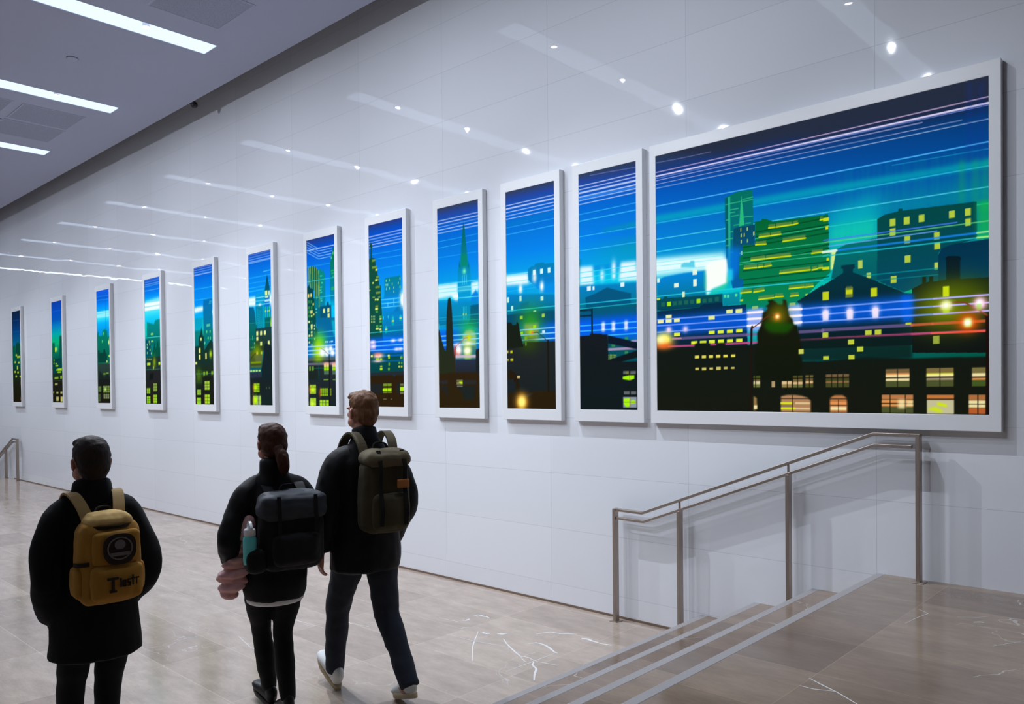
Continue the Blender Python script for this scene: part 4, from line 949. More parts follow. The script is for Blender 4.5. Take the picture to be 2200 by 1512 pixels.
('p',(110,140,65),0,0.75,1,[715,1024,810,1021,809,998,715,1001]),
('l',(215,225,0),9,1,2,[715,1001,809,998]),
('p',(110,140,65),0,0.75,1,[820,1021,856,1022,856,999,820,998]),
('l',(215,225,0),9,1,2,[820,998,856,999]),
('p',(110,140,65),0,0.75,1,[867,1020,914,1023,914,1000,866,998]),
('l',(215,225,0),9,1,2,[866,998,914,1000]),
('p',(110,140,65),0,0.75,1,[995,963,1183,963,1183,941,995,940]),
('l',(215,225,0),9,1,2,[995,940,1183,941]),
('p',(110,140,65),0,0.75,1,[1196,961,1229,964,1229,942,1196,939]),
('l',(215,225,0),9,1,2,[1196,939,1229,942]),
('p',(110,140,65),0,0.75,1,[975,963,992,963,992,940,974,940]),
('l',(215,225,0),9,1,2,[974,940,992,940]),
('p',(110,140,65),0,0.75,1,[1251,1281,1269,1281,1269,1260,1251,1259]),
('l',(215,225,0),9,1,2,[1251,1259,1269,1260]),
('p',(110,140,65),0,0.75,1,[1194,1069,1267,1070,1267,1049,1194,1048]),
('l',(215,225,0),9,1,2,[1194,1048,1267,1049]),
('p',(110,140,65),0,0.75,1,[1236,968,1267,968,1266,946,1235,946]),
('l',(215,225,0),9,1,2,[1235,946,1266,946]),
('p',(110,140,65),0,0.75,1,[688,856,768,858,768,834,687,833]),
('l',(215,225,0),9,1,2,[687,833,768,834]),
('p',(110,140,65),0,0.75,1,[786,853,862,858,861,835,786,830]),
('l',(215,225,0),9,1,2,[786,830,861,835]),
('p',(110,140,65),0,0.75,1,[1039,852,1143,854,1143,832,1039,830]),
('l',(215,225,0),9,1,2,[1039,830,1143,832]),
('p',(110,140,65),0,0.75,1,[1149,852,1202,853,1202,831,1149,830]),
('l',(215,225,0),9,1,2,[1149,830,1202,831]),
('p',(110,140,65),0,0.75,1,[822,799,931,802,931,779,822,776]),
('l',(215,225,0),9,1,2,[822,776,931,779]),
('p',(110,140,65),0,0.75,1,[940,804,997,804,997,782,940,782]),
('l',(215,225,0),9,1,2,[940,782,997,782]),
('p',(110,140,65),0,0.75,1,[1049,802,1102,802,1102,780,1048,779]),
('l',(215,225,0),9,1,2,[1048,779,1102,780]),
('w',(190,215,60),1,0,[1041,714,1082,734,774,711,817,732,683,775,705,787,1150,775,1167,785]),
('w',(205,220,20),1,0,[1269,1246,1307,1268,1284,1191,1303,1213,1291,988,1307,1006,1263,930,1308,949]),
('p',(225,240,130),0,0.95,4,[1321,1051,1352,1055,1349,936,1316,925]),
('p',(0,112,108),(0,85,95),1,0,[1353,1054,1413,1077,1612,1096,1610,746,1303,772]),
('p',(0,70,66),(0,74,100),1,0,[1607,1210,1648,1230,1729,1239,1732,1255,1754,1252,1754,1240,2154,1228,2156,1014,2076,1001,1971,982,1952,952,1951,788,1805,754,1760,743,1604,826]),
('p',(20,190,60),0,0.6,14,[2157,1227,2220,1226,2219,1006,2156,1014]),
('w',(176,200,62),1,0,[1680,1153,1713,1198,1680,1095,1713,1139,1761,1152,1794,1197,1845,1154,1877,1198,2010,1153,2041,1195,2094,1154,2124,1196,2095,1095,2124,1137,1764,1037,1797,1081,1766,920,1799,963,1685,804,1718,847,1929,1038,1960,1081,1931,980,1962,1022]),
('w',(178,205,90),1,0,[1490,915,1517,966,2080,867,2102,907,2128,792,2149,835,1541,848,1567,882,1931,861,1950,902]),
('l',(70,120,250),7,0.85,2,[1274,1123,1606,1122,2051,1123]),
('l',(110,215,130),6,0.8,2,[1280,1108,2215,1108]),
('l',(110,170,250),7,0.8,2,[1306,1081,1944,1088]),
('l',(20,130,235),12,0.85,2,[1267,1047,2215,1047]),
('l',(235,250,225),16,0.9,2,[1267,1046,1353,1047]),
('l',(30,185,200),8,0.85,2,[1267,1020,2215,1018]),
('l',(150,235,130),10,0.9,2,[2156,1047,2215,1048]),
('l',(170,240,120),10,0.9,2,[2156,1020,2215,1019]),
('l',(0,150,160),6,0.8,2,[1266,867,1991,867]),
('l',(0,130,140),5,0.8,2,[1599,830,2214,828]),
('p',(250,255,250),0,1,7,[414,1057,455,1081,582,1088,588,1010,583,913,530,895,468,880,440,850,427,840,417,867]),
('p',(60,220,130),0,0.7,10,[580,974,587,911,483,875,452,846,568,878,606,923]),
('p',(70,215,150),0,0.7,7,[403,1023,416,1021,421,885,405,886]),
('l',(40,205,225),8,0.9,2,[1,868,421,868,680,868,1266,865]),
('p',(0,80,88),(0,62,85),1,2,[1,845,61,846,65,862,91,860,95,847,421,841,549,841,551,752,0,756]),
('p',(0,140,170),(0,120,140),0.9,3,[548,838,680,844,683,751,551,752]),
('w',(30,105,85),0.8,0,[39,789,73,819,141,788,174,818,186,788,219,818,237,788,270,818,286,788,318,817,389,787,420,816,436,789,467,818,489,790,520,820]),
('w',(165,225,15),1,0,[91,787,124,819,340,788,372,820]),
('w',(215,235,185),1,0,[221,843,243,884]),
('w',(225,245,220),1,0,[152,921,190,952]),
('w',(225,245,225),1,0,[314,915,342,967,309,998,346,1037,5,972,27,1004]),
('w',(90,225,170),0.9,0,[558,810,576,831,583,808,601,829,645,810,663,831]),
('w',(200,230,60),1,0,[-1,840,30,854]),
('p',(2,44,72),(4,34,52),1,0,[0,755,368,754,372,768,396,778,544,781,551,752,729,751,739,459,-4,468]),
('p',(0,52,66),(6,26,34),1,0,[1092,740,1266,835,1266,829,1396,898,1396,923,1383,928,1385,947,1415,948,1467,947,1470,923,1458,917,1458,895,1539,857,1737,754,1766,736,1811,729,1809,418,1091,422,1107,723]),
('p',(0,48,74),(0,60,84),1,0,[1951,788,1952,946,1971,982,2018,996,2076,1001,2224,1005,2223,751]),
('p',(4,26,36),0,1,0,[1989,924,2007,933,2063,925,2075,910,2068,897,2067,783,1994,787,1994,901]),
('p',(16,30,20),(12,18,14),1,0,[1806,757,1864,784,1864,826,1886,824,1886,789,1902,793,1902,822,1924,823,1925,790,1991,795,2223,786,2221,355,1806,370]),
('g',(150,165,0),190,150,0.8,2001,637),
('g',(70,90,0),160,90,0.6,2090,700),
('p',(0,92,230),0,0.85,26,[-1,706,741,709,1122,711,1265,710,1265,711,1691,715,1811,717,1810,580,1264,576,1121,580,740,575,-3,572]),
('p',(165,180,250),0,0.85,8,[734,713,853,714,852,562,740,562]),
('p',(170,190,240),0,0.8,8,[1034,718,1122,721,1121,574,1033,586]),
('p',(0,95,235),0,0.8,12,[1746,723,1811,723,1810,556,1751,556]),
('l',(120,160,255),9,0.95,3,[3,690,853,687,1264,689,1264,688,1942,688,2216,687]),
('l',(255,245,255),16,1,4,[741,690,849,690]),
('l',(255,245,255),16,1,4,[1041,691,1122,688]),
('l',(195,180,255),8,0.9,2,[1926,688,2216,687]),
('l',(120,160,255),9,0.95,3,[3,644,853,643,1264,643,1264,643,1942,642,2215,642]),
('l',(255,245,255),16,1,4,[741,646,849,645]),
('l',(255,245,255),16,1,4,[1040,645,1121,645]),
('l',(195,180,255),8,0.9,2,[1926,642,2215,642]),
('l',(120,160,255),9,0.95,3,[2,595,852,598,1264,597,1264,598,1942,596,2215,596]),
('l',(255,245,255),16,1,4,[740,599,849,599]),
('l',(255,245,255),16,1,4,[1040,598,1121,600]),
('l',(195,180,255),8,0.9,2,[1926,596,2215,596]),
('l',(120,95,150),20,0.75,4,[137,539,736,538,1263,535,1263,539,1804,539]),
('l',(215,100,60),16,0.8,4,[1804,539,1920,540,2202,538]),
('l',(200,75,130),14,0.9,3,[99,482,736,480,1263,482,1263,485,1804,484,1914,484,2202,482]),
('l',(250,95,60),9,0.9,3,[1914,483,2202,481]),
('w',(225,235,150),1,0,[578,696,627,723,649,695,698,722,435,661,486,689]),
('w',(225,240,60),1,0,[437,558,485,581,509,558,556,581,581,557,627,581,652,558,698,581,438,491,486,514,510,491,557,514,581,490,627,513,652,490,698,513,294,490,344,513,365,495,417,512,149,558,201,582]),
('w',(235,240,170),1,0,[79,696,129,721,7,663,59,688,78,663,129,688,150,663,199,688]),
('p',(15,23,16),(18,22,10),1,4,[-4,475,317,469,329,496,448,492,451,472,495,473,498,489,568,487,571,466,765,466,815,475,1099,358,1125,338,1262,337,1548,354,1803,336,2226,335,2225,-74,-13,-130]),
('p',(8,28,24),0,0.8,8,[1105,490,1263,489,1804,480,1806,336,1104,342]),
('w',(225,215,90),1,2,[323,386,358,406,380,385,414,405,437,385,471,405,494,385,528,405,552,385,585,404,612,385,644,404]),
('w',(200,190,100),1,2,[326,300,356,317,380,297,415,317,441,300,470,316,495,297,531,319,555,301,584,317,611,302,638,315]),
('g',(250,215,255),26,26,1.1,104,608),
('g',(235,210,255),26,26,1.0,246,605),
('g',(255,240,90),75,55,1.3,65,535),
('g',(255,90,20),90,30,0.9,56,491),
('g',(255,255,180),60,40,0.9,31,540),
('l',(200,140,160),12,0.8,3,[146,542,208,539]),
('p',(20,24,4),(14,20,6),1,3,[838,597,853,684,880,697,889,715,871,727,889,734,899,745,886,765,921,766,945,750,959,733,990,726,997,747,990,762,1017,757,1024,725,1030,678,1040,645,1061,624,1070,587,1094,582,1104,529,1115,489,1113,469,1131,423,1109,384,1126,358,1125,292,1098,240,1057,208,806,225,789,368,812,476,809,544]),
('g',(120,110,0),75,75,0.9,958,643),
('g',(85,90,0),60,70,0.7,965,683),
('p',(22,80,0),0,0.8,12,[859,619,1070,597,1060,564,1019,533,908,543,866,575]),
('l',(30,16,8),16,1,1,[760,-1,764,369,768,574,773,591]),
('l',(95,45,25),7,1,1,[773,580,824,611,874,650,906,659,941,657]),
('g',(255,150,60),26,26,1.1,955,650),
('g',(255,255,180),12,12,1.2,956,649),
('l',(24,12,6),22,1,1,[2208,11,2209,437,2207,568]),
('l',(125,60,30),9,1,1,[2205,571,2157,608,2095,650,2064,658,2027,658]),
('w',(195,210,25),1,3,[1263,733,1305,788,1412,740,1455,800,1566,730,1604,785]),
('w',(90,105,60),0.8,3,[1416,787,1452,810,1412,737,1455,759]),
('g',(250,225,255),26,40,1.2,1283,645),
('w',(240,230,250),0.9,4,[1264,602,1302,663]),
('g',(250,225,255),26,40,1.2,1437,641),
('w',(240,230,250),0.9,4,[1419,599,1456,658]),
('g',(250,225,255),26,40,1.2,1593,640),
('w',(240,230,250),0.9,4,[1576,598,1611,656]),
('w',(200,220,20),1,2,[1976,695,2009,756]),
('w',(150,165,60),1,2,[1922,419,1957,467]),
('w',(190,205,60),1,1,[1262,491,1300,523,1531,492,1570,522,1589,492,1628,522,1425,438,1463,469,1481,390,1519,421,1266,345,1303,369,1427,343,1465,370,1769,542,1801,555]),
('w',(200,205,90),1,2,[1102,389,1136,421]),
('g',(255,245,190),34,34,1.3,1993,641),
('w',(190,225,30),0.8,5,[1977,599,2010,666]),
('g',(255,255,240),22,22,1.2,1993,644),
('g',(255,180,220),38,42,1.2,2170,639),
('g',(255,255,255),22,26,1.2,2167,642),
('w',(150,220,60),0.6,6,[2152,602,2177,638]),
('g',(255,90,0),60,60,1.0,2108,535),
('w',(170,220,20),0.95,8,[2091,511,2125,559]),
('g',(255,255,230),24,24,1.3,2106,535),
('w',(105,90,50),1,3,[1654,165,1790,274]),
('w',(120,95,60),0.9,4,[1654,247,1790,274]),
('w',(235,150,80),0.9,4,[1654,222,1790,249]),
('w',(250,235,175),0.9,4,[1654,224,1790,239]),
('w',(250,235,175),0.9,4,[1654,201,1790,219]),
('w',(70,80,40),0.9,4,[1653,165,1790,200]),
('w',(22,18,6),0.95,1,[1719,165,1724,273]),
('w',(22,18,6),0.95,1,[1652,217,1791,224]),
('w',(105,90,50),1,3,[1886,165,2031,274]),
('w',(125,105,60),0.9,4,[1886,245,2031,274]),
('w',(215,225,30),0.9,4,[1886,224,2031,245]),
('w',(250,235,175),0.9,4,[1886,221,2031,239]),
('w',(165,150,120),0.9,4,[1886,202,2031,217]),
('w',(70,80,40),0.9,4,[1886,165,2031,203]),
('w',(22,18,6),0.95,1,[1957,164,1962,274]),
('w',(22,18,6),0.95,1,[1885,216,2032,224]),
('w',(105,90,50),1,3,[2129,165,2196,272]),
('w',(120,110,60),0.9,4,[2129,242,2196,272]),
('w',(250,235,175),0.9,4,[2129,219,2196,240]),
('w',(235,150,80),0.9,4,[2129,200,2196,214]),
('w',(60,85,30),0.9,4,[2129,165,2196,200]),
('w',(22,18,6),0.95,1,[2128,213,2197,220]),
('w',(105,90,50),1,3,[1630,7,1810,116]),
('w',(195,125,75),0.9,4,[1630,90,1810,116]),
('w',(235,150,80),0.9,4,[1629,66,1810,84]),
('w',(235,150,80),0.9,4,[1629,45,1810,59]),
('w',(70,80,40),0.9,4,[1629,7,1810,40]),
('w',(22,18,6),0.95,1,[1676,4,1681,117]),
('w',(22,18,6),0.95,1,[1764,5,1769,116]),
('w',(22,18,6),0.95,1,[1628,60,1811,65]),
('w',(250,235,175),0.8,14,[1725,32,1765,87]),
('w',(250,235,175),0.7,8,[1773,45,1810,81]),
('w',(105,90,50),1,3,[1888,3,2033,115]),
('w',(205,120,60),0.9,4,[1888,93,2033,115]),
('w',(205,200,160),0.9,4,[1888,3,2033,84]),
('w',(22,18,6),0.95,1,[1887,87,2034,92]),
('p',(205,230,10),0,1,5,[1942,72,1998,58,1993,43,1945,52]),
('p',(205,230,10),0,0.9,6,[1939,43,1974,20,1966,8,1939,13,1890,28,1912,40]),
('w',(105,90,50),1,3,[2111,5,2195,115]),
('w',(180,110,60),0.9,4,[2111,85,2195,115]),
('w',(250,235,175),0.9,4,[2111,42,2195,82]),
('w',(190,90,40),0.9,4,[2111,5,2195,38]),
('w',(22,18,6),0.95,1,[2155,3,2160,116]),
('w',(22,18,6),0.95,1,[2110,58,2196,63]),
('w',(105,90,50),1,3,[1283,166,1430,249]),
('w',(120,95,65),0.9,4,[1283,231,1430,249]),
('w',(62,68,30),0.9,4,[1283,166,1430,224]),
('w',(150,110,70),0.9,4,[1283,194,1430,205]),
('w',(22,18,6),0.95,1,[1317,166,1323,249]),
('w',(22,18,6),0.95,1,[1355,166,1361,249]),
('w',(22,18,6),0.95,1,[1391,165,1397,248]),
('w',(22,18,6),0.95,1,[1282,224,1431,232]),
('p',(185,120,70),0,1,3,[1308,83,1315,102,1343,115,1387,115,1412,99,1418,70,1419,2,1307,3]),
('w',(250,235,175),0.9,4,[1312,18,1413,39]),
('w',(235,150,80),0.9,4,[1311,56,1412,71]),
('w',(30,22,8),1,1,[1361,3,1366,86]),
('w',(30,22,8),1,1,[1310,46,1417,50,1310,88,1417,93]),
('p',(175,130,90),0,1,3,[977,2,978,107,1015,115,1070,117,1124,110,1163,97,1182,76,1182,3]),
('w',(215,225,30),1,3,[975,54,1057,68,977,18,1079,33]),
('w',(225,200,150),0.9,3,[1076,55,1176,68,1076,19,1176,31]),
('w',(120,110,80),0.8,4,[978,35,1054,50]),
('w',(30,22,8),1,1,[1055,3,1060,115]),
('w',(30,22,8),1,1,[977,89,1180,94]),
('w',(105,90,50),1,3,[985,167,1053,209]),
('w',(235,200,150),0.9,4,[985,188,1054,209]),
('w',(150,130,80),0.9,4,[985,167,1053,187]),
('w',(22,18,6),0.95,1,[1020,166,1026,210]),
('w',(105,90,50),1,3,[1063,166,1127,244]),
('w',(70,75,30),0.9,4,[1063,230,1128,244]),
('w',(230,190,140),0.9,4,[1063,187,1128,204]),
('w',(100,110,60),0.9,4,[1062,166,1127,185]),
('w',(22,18,6),0.95,1,[1091,165,1097,245]),
('w',(22,18,6),0.95,1,[1061,224,1129,231]),
('w',(105,90,50),1,3,[1148,166,1198,246]),
('w',(110,100,50),0.9,4,[1148,232,1199,246]),
('w',(235,190,140),0.9,4,[1148,193,1198,207]),
('w',(70,75,30),0.9,4,[1148,166,1198,190]),
('w',(22,18,6),0.95,1,[1171,165,1177,247]),
('w',(22,18,6),0.95,1,[1147,226,1200,232]),
('w',(105,90,50),1,3,[781,169,828,249]),
('w',(60,80,20),0.9,4,[781,231,829,249]),
('w',(225,215,170),0.9,4,[780,190,828,211]),
('w',(110,120,60),0.9,4,[780,169,828,191]),
('w',(22,18,6),0.95,1,[792,168,799,250]),
('w',(22,18,6),0.95,1,[779,225,830,232]),
('w',(180,150,110),1,3,[912,169,936,210]),
('p',(150,120,70),0,1,3,[781,109,803,95,807,20,781,6]),
('w',(240,225,170),1,4,[782,20,806,45])]]
# ------------------------------------------------------------------ ceiling light troughs
def emis(name,col,strength):
    M=bpy.data.materials.new(name); M.use_nodes=True; t=M.node_tree; t.nodes.remove(t.nodes['Principled BSDF'])
    e=t.nodes.new('ShaderNodeEmission'); e.inputs[0].default_value=(*col,1); e.inputs[1].default_value=strength; t.links.new(e.outputs[0],t.nodes['Material Output'].inputs[0]); return M
M_DIFF=emis('lit_acrylic_diffuser',srgb(206,226,255),DIFF_E)
M_DIFF2=emis('bright_acrylic_diffuser',srgb(226,238,255),5.0)
M_LENS=emis('lit_lamp_lens',(1,.95,.9),70)
M_TRIM=mat('white_lamp_trim',(.8,.8,.82),.4); g=N(M_TRIM); g.link(g.mix(g.noise(g.coord(),9,2),(.78,.78,.8,1),(.82,.82,.84,1)),'Base Color')
def build_light():
    root=empty('ceiling_light',(0,0,CZ))
    L=SLOT_Y1-SLOT_Y0; h=SLOT_W/2
    # housing around and above the trough
    bm=bmesh.new(); box(bm,-h-.03,-h-.001,SLOT_Y0-.03,SLOT_Y1+.03,.042,.24); box(bm,h+.001,h+.03,SLOT_Y0-.03,SLOT_Y1+.03,.042,.24)
    box(bm,-h-.03,h+.03,SLOT_Y0-.03,SLOT_Y0-.001,.042,.24); box(bm,-h-.03,h+.03,SLOT_Y1+.001,SLOT_Y1+.03,.042,.24); box(bm,-h-.03,h+.03,SLOT_Y0-.03,SLOT_Y1+.03,.24,.26)
    obj('housing',bm,M_TRIM,root)
    # vaulted diffuser: arched sheet with closed ends
    bm=bmesh.new(); n=12; R=[]
    for y in (SLOT_Y0+.001,SLOT_Y1-.001):
        R.append([bm.verts.new((-(h-.001)*math.cos(PI*i/n),y,.006+.085*math.sin(PI*i/n)**.6)) for i in range(n+1)])
    for i in range(n): bm.faces.new((R[0][i],R[0][i+1],R[1][i+1],R[1][i]))
    bm.faces.new(R[0]); bm.faces.new(R[1][::-1])
    obj('diffuser',bm,M_DIFF,root,smooth=False)
    for y in SPOT_Y:
        bm=bmesh.new(); bmesh.ops.create_cone(bm,cap_ends=False,segments=24,radius1=.037,radius2=.034,depth=.05,matrix=Matrix.Translation((.05,y,.027)))
        t=obj('lamp_trim',bm,M_TRIM,root)
        bm=bmesh.new(); bmesh.ops.create_circle(bm,cap_ends=True,segments=24,radius=.032,matrix=Matrix.Translation((.05,y,.002)))
        for f in bm.faces:
            if f.normal.z>0: f.normal_flip()
        obj('lamp_lens',bm,M_LENS,t)
    return root
def copy_tree(o,parent=None):
    c=o.copy(); COL.objects.link(c)
    if parent: c.parent=parent
    for ch in list(o.children): copy_tree(ch,c)
    return c
light0=build_light()
ORD=['nearest the stairs, its lamps mirrored above the large display','second from the stairs, its lamps mirrored over the narrow displays','third from the stairs, longest one in view at top left','fourth from the stairs, middle of the three in view','fifth from the stairs, shortest of the three in view','sixth from the stairs, just its tip at the left edge','seventh from the stairs, only its mirror image on the wall','eighth from the stairs, only its mirror image on the wall','ninth from the stairs, only its mirror image on the wall','tenth and farthest, brightest of the mirror images on the wall']
for k,x in enumerate(SLOT_X):
    o=light0 if k==0 else copy_tree(light0)
    o.location=(x,0,CZ); tag(o,'white ceiling trough light, '+ORD[k],'ceiling light','recessed ceiling trough lights')
    if k==9:
        for ch in o.children:
            if ch.name.startswith('diffuser'): ch.data=ch.data.copy(); ch.data.materials[0]=M_DIFF2
    for y,W_,aim,cone in SPOTS:  # includes the added, unseen fill lamp at the rear of each trough
        ld=bpy.data.lights.new('spot_lamp','SPOT'); ld.energy=W_*DIM[k]; ld.color=SPOT_COL; ld.spot_size=math.radians(cone); ld.spot_blend=1.0; ld.shadow_soft_size=.014
        lo=bpy.data.objects.new('spot_lamp',ld); COL.objects.link(lo); lo.location=(x+.05,y,CZ-.016); lo.rotation_euler=Vector(aim).to_track_quat('-Z','Y').to_euler()
# ceiling panels, round covers and the dark bracket on the ceiling edge
M_GRILLE=mat('perforated_metal_panel',srgb(170,176,192),.7); g=N(M_GRILLE); ck=g.n('ShaderNodeTexVoronoi'); g.set(ck,'Scale',120.0); g.link(g.mix(g.math('LESS_THAN',ck.outputs['Distance'],.35),(*srgb(160,165,186),1),(*srgb(120,127,146),1)),'Base Color')
def grille(x0,x1,y0,y1,label):
    bm=newbox(x0,x1,y0,y1,CZ-.004,CZ); r=empty('ceiling_panel',((x0+x1)/2,(y0+y1)/2,CZ)); o=obj('perforated_plate',bm,M_GRILLE,r); o.matrix_parent_inverse=Matrix.Translation(-r.location)
    bm=bmesh.new(); t=.02
    for a in ((x0-t,x1+t,y0-t,y0),(x0-t,x1+t,y1,y1+t),(x0-t,x0,y0,y1),(x1,x1+t,y0,y1)): box(bm,a[0],a[1],a[2],a[3],CZ-.006,CZ)
    e=obj('edge_frame',bm,M_CEIL,r); e.matrix_parent_inverse=Matrix.Translation(-r.location)
    return tag(r,label,'ceiling panel','flush perforated ceiling panels')
grille(-8.0,-7.27,3.36,4.08,'grey flush ceiling panel at the top edge, right of the longest trough light')
grille(-12.62,-11.9,3.35,4.08,'grey flush ceiling panel between two trough lights, nearer one of the pair')
grille(-13.46,-12.74,3.32,4.09,'grey flush ceiling panel between two trough lights, farther one of the pair')
grille(-12.5,-11.9,2.4,3.2,'grey flush ceiling panel cut by the left edge of the photo')
def cover(x,y,label):
    bm=bmesh.new(); bmesh.ops.create_cone(bm,cap_ends=True,segments=32,radius1=.055,radius2=.06,depth=.01,matrix=Matrix.Translation((0,0,-.005)))
    r=empty('sprinkler_cover',(x,y,CZ)); obj('cover_plate',bm,M_CEIL,r)
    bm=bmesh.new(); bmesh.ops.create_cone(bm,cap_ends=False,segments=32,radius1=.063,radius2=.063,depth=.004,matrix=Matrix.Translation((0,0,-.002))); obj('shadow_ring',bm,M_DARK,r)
    tag(r,label,'sprinkler cover','round ceiling covers')
cover(-9.9,3.28,'small round cover flush in the ceiling between the two nearest trough lights')
cover(-12.83,3.28,'small round cover flush in the ceiling beside the farther perforated panel')
r=empty('ceiling_sensor',(-10.32,CEDGE,CZ)); M_BLACK=mat('black_plastic',(.012,.012,.013),.5); g=N(M_BLACK); g.link(g.mix(g.noise(g.coord(),30,2),(.01,.01,.011,1),(.016,.016,.018,1)),'Base Color')
obj('bracket',newbox(-.05,.05,0,.03,0,.1),M_BLACK,r,bevel=.004); bm=bmesh.new(); bmesh.ops.create_uvsphere(bm,u_segments=16,v_segments=10,radius=.045,matrix=Matrix.Translation((0,.05,-.012))); obj('sensor_head',bm,M_BLACK,r,smooth=True)
tag(r,'small black sensor on the edge of the ceiling above the white wall','sensor')
# ------------------------------------------------------------------ stairs
def staircase(x_top,sgn,ztop,label,n=4,mland=M_LAND,depth_top=.423):
    """risers go down towards sgn; x_top is the nose of the upper floor"""
    root=empty('staircase',(x_top,0,ztop)); rise=.1655; tr=.4137
    for k in range(n):
        zt=ztop-k*rise; xa=x_top+sgn*tr*k; xb=xa-sgn*(depth_top if k==0 else tr)
        x0,x1=min(xa,xb),max(xa,xb); nose0,nose1=(xa,xa+.05) if sgn<0 else (xa-.05,xa)
        bm=bmesh.new(); zb=ztop-n*rise-.02
        b0,b1=(nose1,x1) if sgn<0 else (x0,nose0)
        box(bm,b0,b1,YF+.002,D-.002,zt-.16,zt); box(bm,nose0,nose1,YF+.002,D-.002,zt-.16,zt-.0301); box(bm,x0,x1,YF+.002,D-.002,zb,zt-.1601)
        s=obj('step',bm,mland,root); s.matrix_parent_inverse=Matrix.Translation(-root.location)
        q=obj('nosing',newbox(nose0,nose1,YF+.002,D-.002,zt-.03,zt+.001),M_NOSE,s,bevel=.003)
    return tag(root,label,'staircase')
st=staircase(-1.735,-1,LZ,'brown stone staircase of four low steps with grey nosings beside the white wall')
staircase(-19.72-.423,-1,0,'far flight of steps going down at the left edge of the photo',n=4,mland=M_FLOOR)
# ------------------------------------------------------------------ railings
def bar(bm,a,b,wy,wz):
    """rectangular bar from a to b (same y), wy deep, wz thick"""
    a,b=Vector(a),Vector(b); t=(b-a).normalized(); up=Vector((-t.z,0,t.x)); 
    if up.z<0: up=-up
    s=Vector((0,1,0)); vs=[bm.verts.new(p+s*(wy/2*i)+up*(wz/2*j)) for p in (a,b) for i,j in ((-1,-1),(1,-1),(1,1),(-1,1))]
    for q in ((3,2,1,0),(4,5,6,7),(0,1,5,4),(1,2,6,5),(2,3,7,6),(3,0,4,7)): bm.faces.new([vs[i] for i in q])
def rail_path(bm,P,wy,wz):
    vs=[]; n=len(P); P=[Vector(p) for p in P]
    for i in range(n):
        t0=(P[i]-P[i-1]).normalized() if i else None; t1=(P[i+1]-P[i]).normalized() if i<n-1 else None
        t=((t0 or t1)+(t1 or t0)).normalized(); up=Vector((-t.z,0,t.x)); up=up if up.z>0 else -up
        k=1
        vs.append([bm.verts.new(P[i]+Vector((0,wy/2*a,0))+up*(wz/2*b*k)) for a,b in ((-1,-1),(1,-1),(1,1),(-1,1))])
    for i in range(n-1):
        for j in range(4): bm.faces.new((vs[i][j],vs[i][(j+1)%4],vs[i+1][(j+1)%4],vs[i+1][j]))
    bm.faces.new(vs[0][::-1]); bm.faces.new(vs[-1]); bmesh.ops.recalc_face_normals(bm,faces=bm.faces)
def railing(x0,y,z0,label,top,low,posts,plates):
    root=empty('handrail',(x0,y,z0)); I=Matrix.Translation(-root.location)
    def part(name,bm,par=root,bev=.002):
        o=obj(name,bm,M_STEEL,par,bevel=bev); 
        if par is root: o.matrix_parent_inverse=I
        return o
    bm=bmesh.new(); rail_path(bm,[(x,y,z) for x,z in top],.04,.02); part('top_rail',bm)
    bm=bmesh.new(); rail_path(bm,[(x,y,z) for x,z in low],.034,.018); part('lower_rail',bm)
    for x,zb,zt,end in posts:
        p=part('post',newbox(x-.0125,x+.0125,y-.026,y+.026,zb,zt))
        if not end: part('connector',newbox(x-.006,x+.006,y-.008,y+.008,zt,zt+.066))
        fl=obj('base_flange',newbox(x-.036,x+.036,y-.042,y+.042,zb,zb+.005),M_STEEL,p,bevel=.002)
    return tag(root,label,'handrail')
RY=D-.085
railing(-2.6,RY,0,'brushed steel handrail along the white wall beside the low steps, under the large display',
  [(-3.70,.887),(-3.432,.884),(-1.724,1.547),(-1.452,1.547)],[(-3.68,.821),(-3.418,.818),(-1.716,1.479),(-1.50,1.477)],
  [(-3.69,0,.897,True),(-3.107,0,.933,False),(-2.272,LZ-2*.1655,1.258,False),(-1.464,LZ,1.557,True)],None)
fx=-19.17
railing(fx,RY,0,'far steel handrail sloping down at the left edge of the photo',
  [(fx+.012,.887),(fx-.30,.887),(fx-2.0,.227),(fx-2.27,.227)],[(fx-.02,.821),(fx-.30,.821),(fx-2.0,.161),(fx-2.25,.161)],
  [(fx,0,.897,True),(fx-.83,0,.61,False),(fx-1.66,-.496,.283,False),(fx-2.25,-.662,.237,True)],None)
# ------------------------------------------------------------------ wall displays
def screen_mesh(name,ops,W,H,cell,parent,material,Wm,Hm):
    nx,ny,img=paint_picture(ops,Wm,Hm,cell)
    xs=np.linspace(0,W,nx); zs=np.linspace(0,H,ny); n=nx*ny
    co=np.zeros((ny,nx,3),np.float32); co[...,0]=xs[None,:]; co[...,2]=zs[:,None]
    i=(np.arange(ny-1)[:,None]*nx+np.arange(nx-1)[None,:]).ravel(); fc=np.stack([i,i+1,i+nx+1,i+nx],1).astype(np.int32)
    me=bpy.data.meshes.new(name); me.vertices.add(n); me.vertices.foreach_set('co',co.ravel()); m_=len(fc)
    me.loops.add(m_*4); me.loops.foreach_set('vertex_index',fc.ravel()); me.polygons.add(m_); me.polygons.foreach_set('loop_start',np.arange(0,m_*4,4,dtype=np.int32)); me.update(calc_edges=True)
    c=img.reshape(-1,3).astype(np.float32); lin=np.where(c<=.04045,c/12.92,((c+.055)/1.055)**2.4); a=me.color_attributes.new('Picture','FLOAT_COLOR','POINT'); rgba=np.ones((n,4),np.float32); rgba[:,:3]=lin; a.data.foreach_set('color',rgba.ravel())
    me.materials.append(material); o=bpy.data.objects.new(name,me); COL.objects.link(o); o.parent=parent; return o
M_SCREEN=bpy.data.materials.new('lit_led_picture'); M_SCREEN.use_nodes=True
